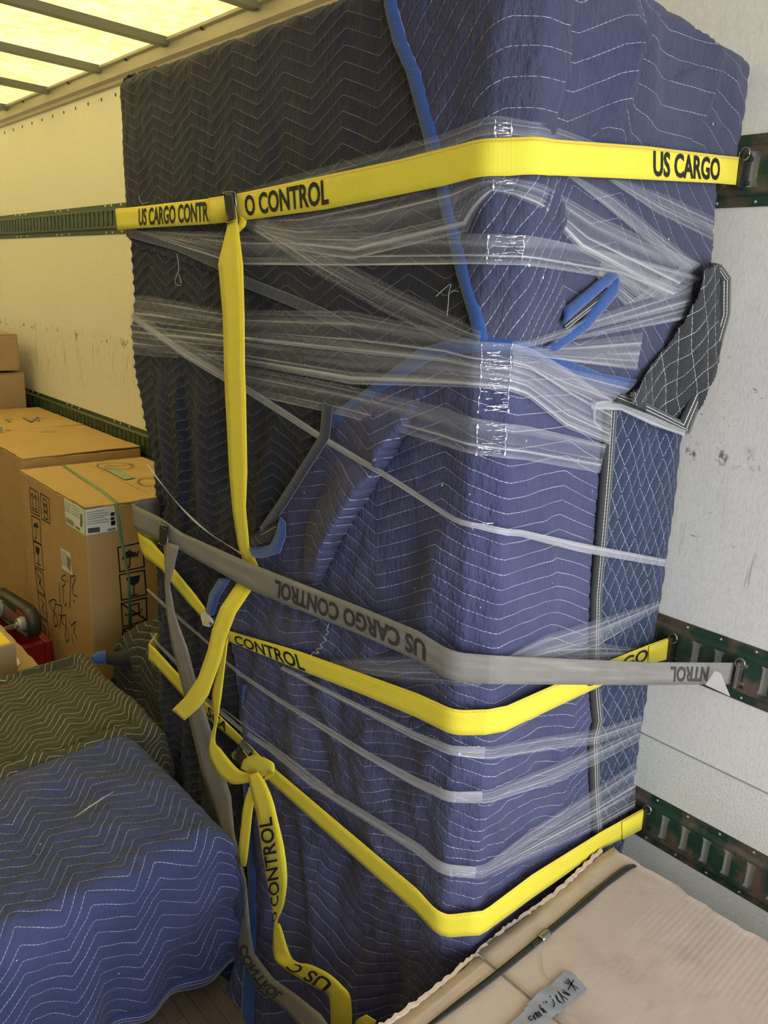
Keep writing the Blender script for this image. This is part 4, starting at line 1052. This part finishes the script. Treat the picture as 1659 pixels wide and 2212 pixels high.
# ================================================================ COVERED PIECES ON THE LEFT
def drape(name, root, cx, cy, hx, hy, zt_, H, mat, rowf, seed, h=.0075, puff=.004, r=.05, amp=.008, sag=.0, poly=None):
    def Pf(u, v):
        def ax(t, hh):
            e = np.maximum(np.abs(t) - hh, 0); a = np.minimum(e / r, math.pi / 2)
            return np.sign(t) * (np.minimum(np.abs(t), hh) + r * np.sin(a)), r * (1 - np.cos(a)) + np.maximum(e - r * math.pi / 2, 0)
        x, dx = ax(u, hx); y, dy = ax(v, hy)
        mn = np.minimum(dx, dy); drop = np.maximum(dx, dy) + .22 * mn
        n = amp * fbm(u, v, 3, 3, seed) + amp * .4 * fbm(u, v, 11, 9, seed + 1)
        fl_ = np.clip(drop / .3, 0, 1)
        wv = .014 * fl_ * np.sin((u + v) * 26 + 3 * np.sin((u - v) * 7))
        x = x + np.sign(u) * (dx > 0) * (.10 * mn + wv + .04 * drop); y = y + np.sign(v) * (dy > 0) * (.06 * mn + wv * .6)
        z = zt_ - drop + n * (1 - fl_ * .5) - sag * (np.abs(u / hx) ** 3 + np.abs(v / hy) ** 3) * (drop == 0)
        return np.stack([cx + x, cy + y, np.maximum(z, FLOOR + .006 + .01 * (drop > 0))], -1)
    drape.Pf = Pf
    return cloth(name, -hx - H, hx + H, -hy - H, hy + H, h, Pf, rowf, mat, root, poly, puff=puff, thread=.0006)
def swap(f): return lambda U, V: f(V, U)
bl = empty('covered_crate', (-1.55, .40, FLOOR), 'box under a royal blue quilted blanket standing on the wood floor', 'covered box')
drape('blue_blanket', bl, -1.575, .395, .225, .355, -1.200, .385, 'blue_f', swap(rows(saw([(.023, 0), (.078, -.07), (.163, -.027)], .14), .0305, .005, 81, 2, 2, .0085)), 83, h=.006, puff=.0036, amp=.010)
vv = np.linspace(-.74, .73, 90); Hh = .225 + .385
rb = Ribbon(drape.Pf(np.full(90, Hh - .030), vv) + (.007, 0, 0), drape.Pf(np.full(90, Hh), vv) + (.007, 0, 0))
if rb.n[45][0] < 0: rb.n *= -1
rb.mesh('hem', 'blue_hem', bl, cols=4, thick=.006, bow=.003, width=.024)
gx = G(); gx.box(-1.81, -1.345, .03, .755, FLOOR, -1.235); gx.make('crate', 'card_dull', bl)
# hem binding round the near side
hx_, yy = -1.285, np.linspace(.02, .80, 40)
ol = empty('covered_crate', (-2.1, .45, FLOOR), 'low box under an olive green quilted blanket, behind the royal blue one', 'covered box')
drape('olive_blanket', ol, -2.085, .45, .235, .385, -1.192, .40, 'olive', swap(rows(saw([(.023, 0), (.068, .013), (.123, -.056)], .10), .025, .003, 91, 2, 2, .006)), 93, h=.0075, puff=.0030, amp=.012, sag=.012)
gx = G(); gx.box(-2.32, -1.87, .10, .80, FLOOR, -1.23); gx.make('crate', 'card_dull', ol)
o2 = empty('blanket_heap', (-2.2, 1.12, FLOOR), 'dark folded blanket heap with pale stitching squeezed between labelled carton and load', 'blanket')
drape('folded_blanket', o2, -2.17, 1.20, .06, .10, -1.10, .44, 'blackq', rows(zig(.09, .04), .030, .010, 95, 4, 4, .006), 97, h=.008, puff=.006, r=.11, amp=.012)
g = G(); cc = on(240, 1422, 0, -2.30)
cv = [cc + np.array((.01 * i, .022 * i, -.006 * math.sin(i))) for i in range(-2, 5)]
g.tube(cv, [.008, .018, .022, .026, .032, .040, .048], 12); g.make('folded_corner', 'blackq', o2, smooth=True)
g = G(); g.tube([cv[0] + np.array((0, -.010, 0)), cv[0], cv[1], cv[1] + np.array((.004, .008, 0))], [.010, .019, .023, .022], 12); g.make('blue_edge_binding', 'blue_bind', o2, smooth=True)

# ================================================================ CARTONS
def carton(root, x0, x1, y0, y1, z0, z1, mat, seam='x', lip=.0, body='body'):
    g = G(); g.box(x0, x1, y0, y1, z0, z1 - .005); soften(g.make(body, mat, root), .006)
    m = (y0 + y1) / 2 if seam == 'x' else (x0 + x1) / 2
    rr = np.random.RandomState(int(abs(x0 * 1000)))
    for k in (0, 1):
        if seam == 'x': a = (x0, x1, y0 if k == 0 else m + .001, m - .001 if k == 0 else y1)
        else: a = (x0 if k == 0 else m + .001, m - .001 if k == 0 else x1, y0, y1)
        n = 14; V = []; F = []
        for iz in (0, 1):
            for i in range(n + 1):
                for j in range(n + 1):
                    u, v = i / n, j / n; x = a[0] + (a[1] - a[0]) * u; y = a[2] + (a[3] - a[2]) * v
                    w = lip * (.5 + .5 * math.sin(u * 9 + k * 2 + v * 4)) * (u ** 3 if k == 0 else u ** 2)
                    V.append((x + (.003 * math.sin(v * 23 + k) if i in (0, n) else 0), y + (.002 * math.sin(u * 31) if j in (0, n) else 0), z1 - .0045 + .0045 * iz + w))
        N1 = (n + 1) ** 2
        for i in range(n):
            for j in range(n):
                q = i * (n + 1) + j; F.append((q + N1, q + n + 1 + N1, q + n + 2 + N1, q + 1 + N1)); F.append((q, q + 1, q + n + 2, q + n + 1))
        for i in range(n):
            q = i; F.append((q * (n + 1), (q + 1) * (n + 1), (q + 1) * (n + 1) + N1, q * (n + 1) + N1))
            q2 = q * (n + 1) + n; F.append((q2, q2 + N1, q2 + n + 1 + N1, q2 + n + 1))
            F.append((q, q + N1, q + 1 + N1, q + 1)); b = n * (n + 1) + q; F.append((b, b + 1, b + 1 + N1, b + N1))
        mesh('flap', V, F, mat, root, smooth=False)
FXc, FYc, TZc = -2.615, 1.005, -.780
c2 = empty('carton', (-2.95, 1.27, FLOOR), 'orange-brown carton with two white labels, printed handling symbols and green strapping', 'carton')
carton(c2, -3.30, FXc, FYc, 1.545, FLOOR, TZc, 'card', 'x', .004)
a5 = lambda pts: zc(pts, 4.021, 0, 700)
a3 = lambda pts: zc(pts, 3.16, 0, 700)
a6 = lambda pts: zc(pts, 4.366, 0, 1250)
nx, ny, nz = (1, 0, 0), (0, -1, 0), (0, 0, 1)
def ring(p): return p + [p[0]]
lab1 = poly_mesh('shipping_label', [a5([(558, 1505), (732, 1612), (740, 1838), (575, 1730)])], 1, FYc, 'paper', c2, ny, thick=.0004)
lab2 = poly_mesh('shipping_label', [a5([(736, 1612), (990, 1572), (1020, 1788), (746, 1838)])], 0, FXc, 'paper', c2, nx, thick=.0004)
lab3 = poly_mesh('small_label', [a5([(527, 1943), (608, 1990), (630, 2182), (540, 2120)])], 1, FYc, 'paper', c2, ny, thick=.0004)
# label print: rows of small text, bar codes
L1 = []; L2 = []; BC1 = []; BC2 = []
for k in range(6):
    L2.append(a5([(752, 1640 + 20 * k), (752 + (190 if k % 3 else 150), 1640 + 20 * k - 28)]))
for k in range(4): L1.append(a5([(572, 1545 + 22 * k), (618 - 6 * (k % 2), 1572 + 22 * k)])); L1.append(a5([(632, 1572 + 24 * k), (692, 1610 + 24 * k)]))
for k in range(13): BC2.append(a5([(765 + 8 * k, 1775 - k), (767 + 8 * k, 1814 - k)]))
for k in range(9): BC2.append(a5([(960, 1640 + 6 * k + (40 if k > 4 else 0) * .3), (992, 1634 + 6 * k + (40 if k > 4 else 0) * .3)])); BC2.append(a5([(964, 1712 + 4.2 * k), (998, 1706 + 4.2 * k)]))
for k in range(9): BC1.append(a5([(580 + 8 * k, 1676 + 5 * k), (582 + 8 * k, 1716 + 5 * k)]))
for k in range(10): BC1.append(a5([(702, 1650 + 11 * k), (718, 1660 + 11 * k)]))
stroke_mesh('label_print', L1, .0022, 1, FYc, 'grey_print', lab1, ny, lift=.0022, kind='stuff')
stroke_mesh('label_print', L2, .0022, 0, FXc, 'grey_print', lab2, nx, lift=.0022, kind='stuff')
stroke_mesh('bar_code', BC1, .003, 1, FYc, 'ink', lab1, ny, lift=.0022, kind='stuff')
stroke_mesh('bar_code', BC2, .0028, 0, FXc, 'ink', lab2, nx, lift=.0022, kind='stuff')
def face_text(txt, px4, axis, val, parent, nrm, mat='ink', lift=.0024, bold=.03):
    """text between the pixel corners bottom-left, bottom-right, top-left on a plane"""
    V, F = text_mesh(txt, bold); P = [on(x, y, axis, val) for x, y in px4]
    Q = P[0] + np.outer(V[:, 0], P[1] - P[0]) + np.outer(V[:, 1], P[2] - P[0]) + np.array(nrm, float) * lift
    return mesh('label_print', Q, F, mat, parent)
face_text('94290', a5([(932, 1798), (1004, 1784), (930, 1778)]), 0, FXc, lab2, nx)
face_text('94290', a5([(664, 1772), (700, 1795), (662, 1750)]), 1, FYc, lab1, ny)
SM = [a5([(536, 1965 + 14 * k), (590, 1998 + 14 * k)]) for k in range(9)]
stroke_mesh('label_print', SM, .002, 1, FYc, 'grey_print', lab3, ny, lift=.0022, kind='stuff')
stroke_mesh('bar_code', [a5([(590 + 4 * k, 2008 + 5 * k), (592 + 4 * k, 2110 + 8 * k)]) for k in range(7)], .0022, 1, FYc, 'ink', lab3, ny, lift=.0022, kind='stuff')
# handling symbols
SY = [ring(a5([(258, 1418), (330, 1460), (345, 1672), (270, 1632)])), a5([(288, 1580), (280, 1475)]), a5([(268, 1500), (280, 1468), (296, 1512)]), a5([(318, 1595), (308, 1490)]), a5([(296, 1515), (308, 1484), (324, 1528)]), a5([(278, 1590), (330, 1618)]), a5([(280, 1612), (332, 1640)]),
      ring(a5([(350, 1470), (425, 1515), (437, 1735), (362, 1690)])), ring(a5([(376, 1515), (404, 1532), (410, 1575), (378, 1558)])), ring(a5([(378, 1572), (408, 1590), (412, 1630), (382, 1612)])), ring(a5([(384, 1628), (412, 1644), (418, 1700), (388, 1684)])),
      ring(a5([(275, 1662), (348, 1700), (358, 1915), (288, 1872)])), a5([(312, 1760), (318, 1850), (308, 1866), (300, 1852)]),
      ring(a5([(290, 1885), (362, 1922), (378, 2140), (305, 2100)])), a5([(332, 2010), (336, 2080)]), a5([(318, 2076), (356, 2098)])]
for k in range(4):
    t0, t1_ = 1226 + 53 * k, 1226 + 53 * k + 49
    f = lambda y, s: 76 + (y - 1226) * .108 + s * (17 - (y - 1226) * .012)
    g4 = [(f(t0, 0), t0), (f(t0, 1), t0 + 13), (f(t1_, 1), t1_ + 13), (f(t1_, 0), t1_)]
    SY.append(ring(g4)); SY.append([g4[0], g4[2]]) if k != 1 else None
    m_ = [(f(t0, .3) + 2, t0 + 16), (f(t0, .7) + 2, t0 + 26), (f(t0, .35) + 3, t0 + 34), (f(t0, .7) + 4, t0 + 46)]; SY.append(m_)
stroke_mesh('handling_symbols', SY, .0048, 1, FYc, 'ink', c2, ny, kind='stuff')
poly_mesh('handling_symbols', [a5([(288, 1758), (300, 1728), (322, 1725), (338, 1770), (318, 1768)]), a5([(308, 1925), (346, 1946), (342, 1990), (330, 2012), (314, 1978)])], 1, FYc, 'ink', c2, ny)
SX = [ring(a3([(803, 1525), (970, 1490), (985, 1655), (818, 1692)])), ring(a3([(815, 1712), (985, 1680), (1000, 1845), (830, 1885)])), ring(a3([(828, 1908), (998, 1868), (1002, 2020), (838, 2068)])), a3([(838, 2210), (838, 2085), (1004, 2040), (1010, 2200)]),
      a3([(884, 1540), (886, 1640), (880, 1662), (864, 1660), (860, 1642)]), a3([(905, 1560), (898, 1590)]), a3([(925, 1556), (916, 1592)]), a3([(945, 1550), (934, 1590)]), a3([(912, 1780), (914, 1848)]), a3([(888, 1856), (938, 1846)]),
      a3([(828, 1908), (1002, 2020)]), ring(a3([(880, 1925), (945, 1905), (950, 1975), (885, 1995)])), a3([(858, 1990), (960, 1965)]), a3([(842, 2088), (990, 2210)]), a3([(1000, 2048), (850, 2200)]), a3([(1012, 1276), (968, 1284), (976, 1460), (1016, 1452)])]
stroke_mesh('handling_symbols', SX, .0056, 0, FXc, 'ink', c2, nx, kind='stuff')
poly_mesh('handling_symbols', [a3([(832, 1610), (840, 1570), (872, 1548), (905, 1552), (948, 1575), (900, 1590)]), a3([(858, 1732), (958, 1712), (948, 1760), (916, 1786), (880, 1776)]), a3([(850, 1975), (858, 1970), (862, 1982), (854, 1988)]), a3([(962, 1945), (970, 1940), (974, 1952), (966, 1958)])], 0, FXc, 'ink', c2, nx)
HW = [a3([(448, 1712), (424, 1722), (420, 1742), (444, 1756), (446, 1778), (424, 1792)]), a3([(458, 1752), (462, 1756)]), a3([(484, 1708), (480, 1796)]), a3([(490, 1724), (510, 1716), (516, 1740), (494, 1800), (502, 1848), (528, 1862)]),
      a3([(404, 1766), (412, 1902)]), a3([(430, 1788), (436, 1900), (448, 1926), (456, 1900)]), a3([(482, 1796), (476, 1938)]), a3([(500, 1888), (512, 1896)]),
      a3([(384, 1886), (362, 1878), (336, 1896), (352, 1944), (388, 1992), (396, 2050), (378, 2066), (366, 2020), (372, 1950), (384, 1886)]), a3([(380, 1910), (424, 1924), (408, 2080)]), a3([(398, 1976), (420, 1996)]), a3([(450, 1984), (424, 1990), (424, 2030), (462, 2090), (474, 2150), (454, 2172), (446, 2120), (452, 2050), (450, 1984)]), a3([(470, 2020), (488, 2060), (516, 2028)]), a3([(516, 2028), (506, 2100), (530, 2160)]), a3([(488, 2120), (502, 2190)])]
stroke_mesh('handwriting', HW, .0048, 1, FYc, 'ink', c2, ny, kind='stuff')
# strapping and tape on its top
def on_top(pts, z): return [on(x, y, 2, z) for x, y in pts]
A_ = np.array(on_top(a5([(530, 1226), (700, 1345), (860, 1450), (1000, 1558)]), TZc) + [on(*a5([(q, w_)])[0], 0, FXc + .002) for q, w_ in ((1000, 1562), (1022, 1720), (1042, 1860), (1080, 2050), (1112, 2212))] + [on(278, 1362, 0, FXc + .002)])
B_ = np.array(on_top(a5([(552, 1226), (722, 1338), (882, 1440), (1018, 1550)]), TZc) + [on(*a5([(q, w_)])[0], 0, FXc + .002) for q, w_ in ((1020, 1552), (1048, 1715), (1066, 1860), (1100, 2045), (1130, 2212))] + [on(286, 1360, 0, FXc + .002)])
A_[:4, 2] += .004; B_[:4, 2] += .004
r_ = Ribbon(resample(A_, .03)[:60], resample(B_, .03)[:60]) if False else Ribbon(A_, B_)
if r_.n[1] @ (-r_.C[1]) < 0: r_.n *= -1
r_.mesh('strapping', 'green_tape', c2, cols=1, thick=.001)
poly_mesh('tape_patch', [a5([(900, 1265), (1005, 1258), (1180, 1345), (1080, 1362)])], 2, TZc, 'grey_print', c2, nz, lift=.005, thick=.0004).data.materials[0] = flat('faded_green_print', (.22, .28, .20, 1), .6)
el = lambda cx_, cy_, a, b: a5([(cx_ + a * math.cos(t), cy_ + b * math.sin(t)) for t in np.linspace(0, 6.283, 26)])
stroke_mesh('printed_ring', [el(1000, 1238, 156, 33), a5([(900, 1250), (960, 1238), (1060, 1236), (1130, 1222)]), a5([(920, 1226), (990, 1230)]), el(1290, 1378, 92, 34)], .006, 2, TZc, 'grey_print', c2, nz, lift=.006, kind='stuff')

c3 = empty('carton', (-4.0, 1.31, FLOOR), 'large plain carton with marker on its lid, against the wall behind the labelled one', 'carton')
carton(c3, -4.74, -3.385, 1.045, 1.58, FLOOR, -.753, 'card', 'y', .006)
stroke_mesh('handwriting', [a5([(30, 835), (60, 838), (85, 860)]), a5([(60, 838), (118, 830)]), a5([(200, 820), (270, 858), (330, 820), (335, 850)]), a5([(215, 826), (400, 824)]), a5([(12, 905), (5, 930), (18, 948)]), a5([(60, 930), (85, 925)]), a5([(360, 940), (480, 936)])], .010, 2, -.753, 'grey_print', c3, nz, lift=.007, kind='stuff')
for (z0, z1, x1, y1, lb) in ((FLOOR, -.545, -4.80, 1.492, 'plain brown carton beyond the large one, lower of the stacked pair'), (-.543, -.325, -4.80, 1.470, 'plain brown carton beyond the large one, upper of the stacked pair')):
    cr = empty('carton', (-5.1, 1.1, z0), lb, 'carton', 'stacked plain cartons at the back')
    k_ = 4.80 / 4.67
    carton(cr, -5.35, x1, .70, y1 * k_ - .0, z0, z1 * 1.02 if z0 == FLOOR else z1 * 1.03, 'card_dull', 'y')

# things between the olive cover and the labelled carton
sb = empty('carton', (-2.7, .6, FLOOR), 'low carton with a white sheet on top, behind the olive covered box', 'carton')
carton(sb, -3.0, -2.46, .30, .80, FLOOR, -1.315, 'card_dull', 'x')
g = G(); g.prism([on(x, y, 2, -1.312) for x, y in ((0, 1470), (10, 1466), (44, 1434), (40, 1424), (0, 1400))], (0, 0, .002)); g.make('white_sheet', 'paper', sb)
s2_ = empty('small_box', (-2.7, .55, -1.31), 'small brown box with yellow printed top, at the edge of the olive cover', 'box')
xf = -2.56; P = lambda x, y: on(x, y, 0, xf)
yb_ = P(36, 1420)[1]; zt2 = P(32, 1389)[2]
g = G(); g.box(xf - .30, xf, yb_ - .30, yb_, -1.309, zt2); soften(g.make('body', 'card_dull', s2_), .003)
g = G(); g.box(xf - .28, xf - .012, yb_ - .28, yb_ - .012, zt2, zt2 + .001); g.make('printed_top', 'yellow_print', s2_)
rc = empty('crate', (-3.3, .9, FLOOR), 'red plastic crate wedged between the cartons', 'crate')
xr_ = on(78, 1440, 1, .93)[0]; zr_ = on(60, 1378, 1, .93)[2]; xl_ = xr_ - .42
g = G(); g.box(xl_, xr_, .80, .83, FLOOR, zr_); g.box(xl_, xr_, .97, 1.0, FLOOR, zr_); g.box(xr_ - .03, xr_, .83, .97, FLOOR, zr_); g.box(xl_, xl_ + .03, .83, .97, FLOOR, zr_); g.box(xl_ + .03, xr_ - .03, .83, .97, FLOOR, FLOOR + .02)
soften(g.make('body', 'red', rc), .006)
dl = empty('hand_truck', (-3.1, .9, -1.37), 'appliance hand truck lying down, its rubber belt and grey rollers showing', 'hand truck')
D0 = .90
a_, b_ = on(2, 1312, 1, D0), on(50, 1347, 1, D0 - .01); ra = .060; rb_ = .062
t_ = (b_ - a_); t_[1] = 0; t_ /= np.linalg.norm(t_); n_ = np.array((-t_[2], 0, t_[0]));
belt = []
for k in range(13): w = math.pi / 2 - math.pi * k / 12; belt.append(b_ + rb_ * (t_ * math.cos(w) + n_ * math.sin(w)))
for k in range(13): w = -math.pi / 2 - math.pi * k / 12; belt.append(a_ - t_ * .10 + ra * (t_ * math.cos(w) + n_ * math.sin(w)))
bA = np.array(belt + [belt[0]]); bB = bA + np.array((0, .05, 0)); ctr = (a_ + b_) / 2
rr_ = Ribbon(bA, bB)
if rr_.n[6] @ (bA[6] - b_) < 0: rr_.n *= -1
rr_.mesh('rubber_belt', 'rubber', dl, cols=1, thick=.014)
for c_, r_, nm in ((a_, .040, 'roller'), (b_, .030, 'roller')):
    g = G(); g.tube([c_ + np.array((0, -.012, 0)), c_ + np.array((0, .05, 0))], r_, 20); g.make(nm, 'grey_plastic', dl)
g = G(); g.tube([b_ + np.array((0, -.022, 0)), b_ + np.array((0, -.012, 0))], .026, 20); g.make('washer', 'washer', dl)
g = G(); g.tube([b_ + np.array((0, -.030, 0)), b_ + np.array((0, -.020, 0))], .012, 16); g.make('axle_end', 'steel', dl)
g = G(); g.tube([b_ + np.array((-.004, -.026, -.004)), b_ + t_ * -.14 + np.array((0, -.05, -.052)), b_ + t_ * -.4 + np.array((0, -.10, -.10))], .011, 10); g.make('rod', 'steel', dl)
g = G(); g.prism([a_ + t_ * .02 + n_ * .030, b_ + t_ * -.02 + n_ * .020, b_ + t_ * -.02 - n_ * .024, a_ + t_ * .02 - n_ * .040, a_ - t_ * .12 - n_ * .04, a_ - t_ * .12 + n_ * .04], (0, .006, 0)); g.make('side_plate', 'steel', dl)

# ================================================================ NEAR CORRUGATED CARTON
ZN = -1.180
nc = empty('carton', (-.2, .95, FLOOR), 'large pale corrugated carton in front of the wall, with black strapping and grey duct tape', 'carton')
XL, XR, YN, YF = -.705, .42, .42, 1.425
g = G(); g.box(XL + .006, XR, YN, YF - .006, FLOOR, ZN - .012); soften(g.make('body', 'card_pale', nc), .004)
rr = np.random.RandomState(7)
def ragged_sheet(x0, x1, y0, y1, z, th, name, mat, rag_x0=0., rag_y1=0., cut=None, hump=.0, h=.02):
    nx_ = int((x1 - x0) / h) + 1; ny_ = int((y1 - y0) / h) + 1
    U, Vv = np.meshgrid(np.linspace(0, 1, nx_), np.linspace(0, 1, ny_), indexing='ij')
    ey = y0 + (y1 - y0) * Vv; rg = rag_x0 * (.6 * fbm(ey * 0, ey, 1, 3, 101, 5) + .35 * rr.uniform(-1, 1, ny_)[None, :])
    xx = (x0 + rg) + (x1 - x0 - rg) * U
    ex = xx; rg2 = rag_y1 * (fbm(ex, ex * 0, 2, 1, 103, 5) + .35 * rr.uniform(-1, 1, nx_)[:, None])
    yy_ = y0 + (y1 - y0 + rg2) * Vv
    zz = z + hump * fbm(xx, yy_, 1.6, 1.6, 105) + hump * .3 * fbm(xx, yy_, 7, 7, 107)
    top = np.stack([xx, yy_, zz], -1).reshape(-1, 3); bot = top - (0, 0, th); n0 = len(top)
    i, j = np.meshgrid(np.arange(nx_ - 1), np.arange(ny_ - 1), indexing='ij'); a = (i * ny_ + j).ravel()
    F = np.stack([a, a + ny_, a + ny_ + 1, a + 1], 1); Fb = F[:, ::-1] + n0
    j = np.arange(ny_ - 1); i = np.arange(nx_ - 1) * ny_
    S = [np.stack([j + 1, j, j + n0, j + 1 + n0], 1)[:, ::-1], np.stack([j + 1, j, j + n0, j + 1 + n0], 1) + (nx_ - 1) * ny_, np.stack([i, i + ny_, i + ny_ + n0, i + n0], 1), (np.stack([i, i + ny_, i + ny_ + n0, i + n0], 1) + ny_ - 1)[:, ::-1]]
    return mesh(name, np.vstack([top, bot]), np.vstack([F, Fb] + S), mat, nc)
SL = on(1085, 2105, 2, ZN)[1]
ragged_sheet(XL + .01, XR, YN, SL - .003, ZN - .001, .005, 'flap', 'card_pale', .006, 0, hump=.0022)
ragged_sheet(XL + .004, XR, SL + .002, YF - .005, ZN, .005, 'flap', 'card_pale', .008, .012, hump=.0022)
ragged_sheet(XL + .02, XR, YN, YF - .02, ZN - .0065, .005, 'inner_flap', 'card_edge', .012, .010)
g = G(); y = YN                                        # the torn upright edge of the left side
pts = []
while y < YF - .03:
    pts.append((XL + .004 * math.sin(y * 17) + rr.uniform(-.002, .002), y, ZN + .002 + .004 * math.sin(y * 11) + rr.uniform(-.003, .003))); y += .008
V = []; F = []
for p in pts:
    V += [(p[0], p[1], p[2]), (p[0] + .006, p[1], p[2] - .001), (p[0] + .006, p[1], ZN - .10), (p[0], p[1], ZN - .10)]
for i in range(len(pts) - 1):
    for k in range(4): F.append((i * 4 + k, i * 4 + (k + 1) % 4, (i + 1) * 4 + (k + 1) % 4, (i + 1) * 4 + k))
mesh('torn_side_edge', V, F, 'card_edge', nc)
a4 = lambda pts: zc(pts, 2.186, 900, 1700)
U1 = on_top(a4([(1030, 358), (1000, 366), (960, 384), (880, 446), (800, 510), (700, 598), (610, 672), (570, 708), (370, 870), (200, 1000), (50, 1119), (-40, 1185), (-150, 1268), (-420, 1480)]), ZN + .004)
U2 = on_top(a4([(1048, 368), (1020, 384), (962, 424), (890, 478), (820, 540), (725, 618), (635, 694), (596, 728), (392, 892), (225, 1020), (90, 1119), (-5, 1190), (-112, 1275), (-380, 1490)]), ZN + .004)
U1 = np.array(U1); U2 = np.array(U2); U1[0, 2] -= .012; U2[0, 2] -= .012; U1[0, 1] += .02; U2[0, 1] += .02
r_ = Ribbon(catmull(U1, 4), catmull(U2, 4))
if r_.n[10][2] < 0: r_.n *= -1
r_.mesh('black_strapping', 'black_tape', nc, cols=2, thick=.001, bow=.001)
U = np.linspace(r_.at(*a4([(582, 722)])[0]), r_.at(*a4([(620, 682)])[0]), 5)
cl = Ribbon(r_.P(U, np.full(5, -.12), .0025), r_.P(U, np.full(5, 1.12), .0025)); 
if cl.n[2][2] < 0: cl.n *= -1
cl.mesh('crimp_seal', 'steel', nc, cols=4, thick=.002, bow=.002)
U = np.linspace(r_.at(*a4([(548, 742)])[0]), r_.at(*a4([(590, 712)])[0]), 5)
cl = Ribbon(r_.P(U, np.full(5, .05), .002), r_.P(U, np.full(5, .98), .002)); cl.n *= (1 if cl.n[2][2] > 0 else -1); cl.mesh('strapping_end', 'black_tape', nc, cols=2, thick=.001)
dp = [tuple(on(x, y, 2, ZN)[:2]) for x, y in a4([(700, 872), (722, 872), (815, 965), (730, 1030), (640, 1110), (560, 1200), (330, 1370), (250, 1290), (390, 1180), (450, 1110), (495, 1075), (520, 1030), (560, 985), (645, 925)])]
def Pd(u, v):
    return np.stack([u, v, ZN + .0045 + .0018 * np.abs(fbm(u + v, u - v, 3, 16, 131)) + .0008 * fbm(u, v, 20, 20, 133)], -1)
xs_ = [p[0] for p in dp]; ys_ = [p[1] for p in dp]
cloth('duct_tape', min(xs_), max(xs_), min(ys_), max(ys_), .003, Pd, rows(zig(.5, .0), 1., 0, 1), 'duct', nc, dp, puff=0)
a7 = lambda pts: zc(pts, 4.1475, 1000, 2000)
DW = [a7([(905, 536), (975, 560), (1028, 592)]), a7([(935, 502), (968, 550), (1002, 608)]), a7([(988, 516), (960, 560), (938, 604)]), a7([(922, 520), (975, 545)]),
      a7([(956, 655), (892, 628), (948, 646)]), a7([(948, 646), (892, 606)]), a7([(935, 690), (866, 648), (850, 620)]), a7([(905, 715), (868, 640)]), a7([(888, 722), (850, 700), (836, 662)]), a7([(828, 650), (842, 688), (866, 722)]), a7([(800, 690), (816, 730), (806, 756)]), a7([(776, 660), (782, 668)]), a7([(742, 706), (748, 718), (738, 712)]), a7([(716, 714), (724, 720)]),
      a7([(684, 738), (690, 770), (744, 808), (706, 770), (720, 810)]), a7([(676, 800), (700, 836), (660, 800)]), a7([(650, 808), (684, 846), (640, 812), (668, 856)]), a7([(626, 828), (648, 870), (620, 842)]), a7([(600, 835), (584, 860), (604, 880), (622, 862)])]
stroke_mesh('marker_writing', DW, .0022, 2, ZN, 'ink', nc, nz, lift=.0078, kind='stuff')
stroke_mesh('crack', [a7([(690, 240), (700, 330), (715, 420), (745, 480), (800, 500), (815, 520)])], .0012, 2, ZN, 'ink', nc, nz, lift=.0035).data.materials[0] = M['card_dull']

# ================================================================ LOOSE BITS
sw = empty('straw', on(200, 1740, 2, -1.186), 'thin pale straw lying on the top of the royal blue blanket', 'straw')
g = G(); pa, pb = on(160, 1766, 2, -1.184), on(246, 1710, 2, -1.184)
g.tube([pa + (pb - pa) * t + np.array((0, 0, .002 * math.sin(t * 3.1))) for t in np.linspace(0, 1, 8)], [.0006, .0012, .0016, .0018, .0018, .0015, .001, .0006], 6); g.make('stalk', flat('straw', (.40, .37, .26, 1), .6), sw, smooth=True)
def thread(pts, root, off=.022, r=.0004):
    g = G(); cv = catmull([X(*sz(*p, off), off) for p in pts], 4); g.tube(cv, r, 5); g.make('loose_thread', 'white_tag', root, smooth=True)
thread([(712, 1346), (706, 1360), (710, 1366), (700, 1376), (704, 1384), (692, 1392), (696, 1400), (684, 1402), (688, 1412), (676, 1410), (670, 1420)], c_root, .034)
thread([(942, 640), (962, 622), (974, 614), (970, 632), (968, 660), (966, 682)], a_root, .016)
thread([(974, 632), (980, 628), (992, 630)], a_root, .016)
thread([(300, 424), (303, 434), (308, 440), (322, 436)], a_root, .014)
thread([(382, 548), (386, 580), (378, 610), (392, 616), (386, 592)], d_root, .018)
thread([(300, 1262), (300, 1262.5)], d_root, .018) if False else None

# white tubes along the film's corner creases, modelled in place of glints
rg = np.random.RandomState(12)
for (xl, xr, y0, y1) in ((1072, 1106, 258, 296), (1056, 1132, 508, 570), (1042, 1106, 742, 893), (1033, 1094, 916, 984), (1068, 1112, 388, 412), (1020, 1066, 1130, 1144), (992, 1046, 1612, 1636), (984, 1042, 1712, 1734), (976, 1028, 1872, 1896)):
    g = G(); hgt = y1 - y0; nv_ = max(3, int(hgt / 9))
    for xc in ((xl, xr) if hgt > 25 else (xl,)):
        P = [X(*sz(xc + rg.uniform(-2, 2) - (y - y0) * .06, y, FO + .003), FO + .0035 + rg.uniform(-.001, .001)) for y in np.linspace(y0, y1, nv_)]
        cv = catmull(P, 3); g.tube(cv, [(abs(rg.normal(0, .0009)) if rg.rand() < .6 else 0) + .00008 for _ in cv], 5)
    for k in range(int(hgt / 3.2)):
        y = rg.uniform(y0, y1); a = rg.uniform(xl, xr - 12); b = min(xr, a + rg.uniform(8, 34))
        P = [X(*sz(x - (y - y0) * .06, y + rg.uniform(-1.2, 1.2), FO + .003), FO + .003) for x in np.linspace(a, b, 4)]
        cv = catmull(P, 2); g.tube(cv, [abs(rg.normal(0, .0004)) + .00005 for _ in cv], 4)
    g.make('corner_glint', 'film_glint', fm_root, kind='stuff')
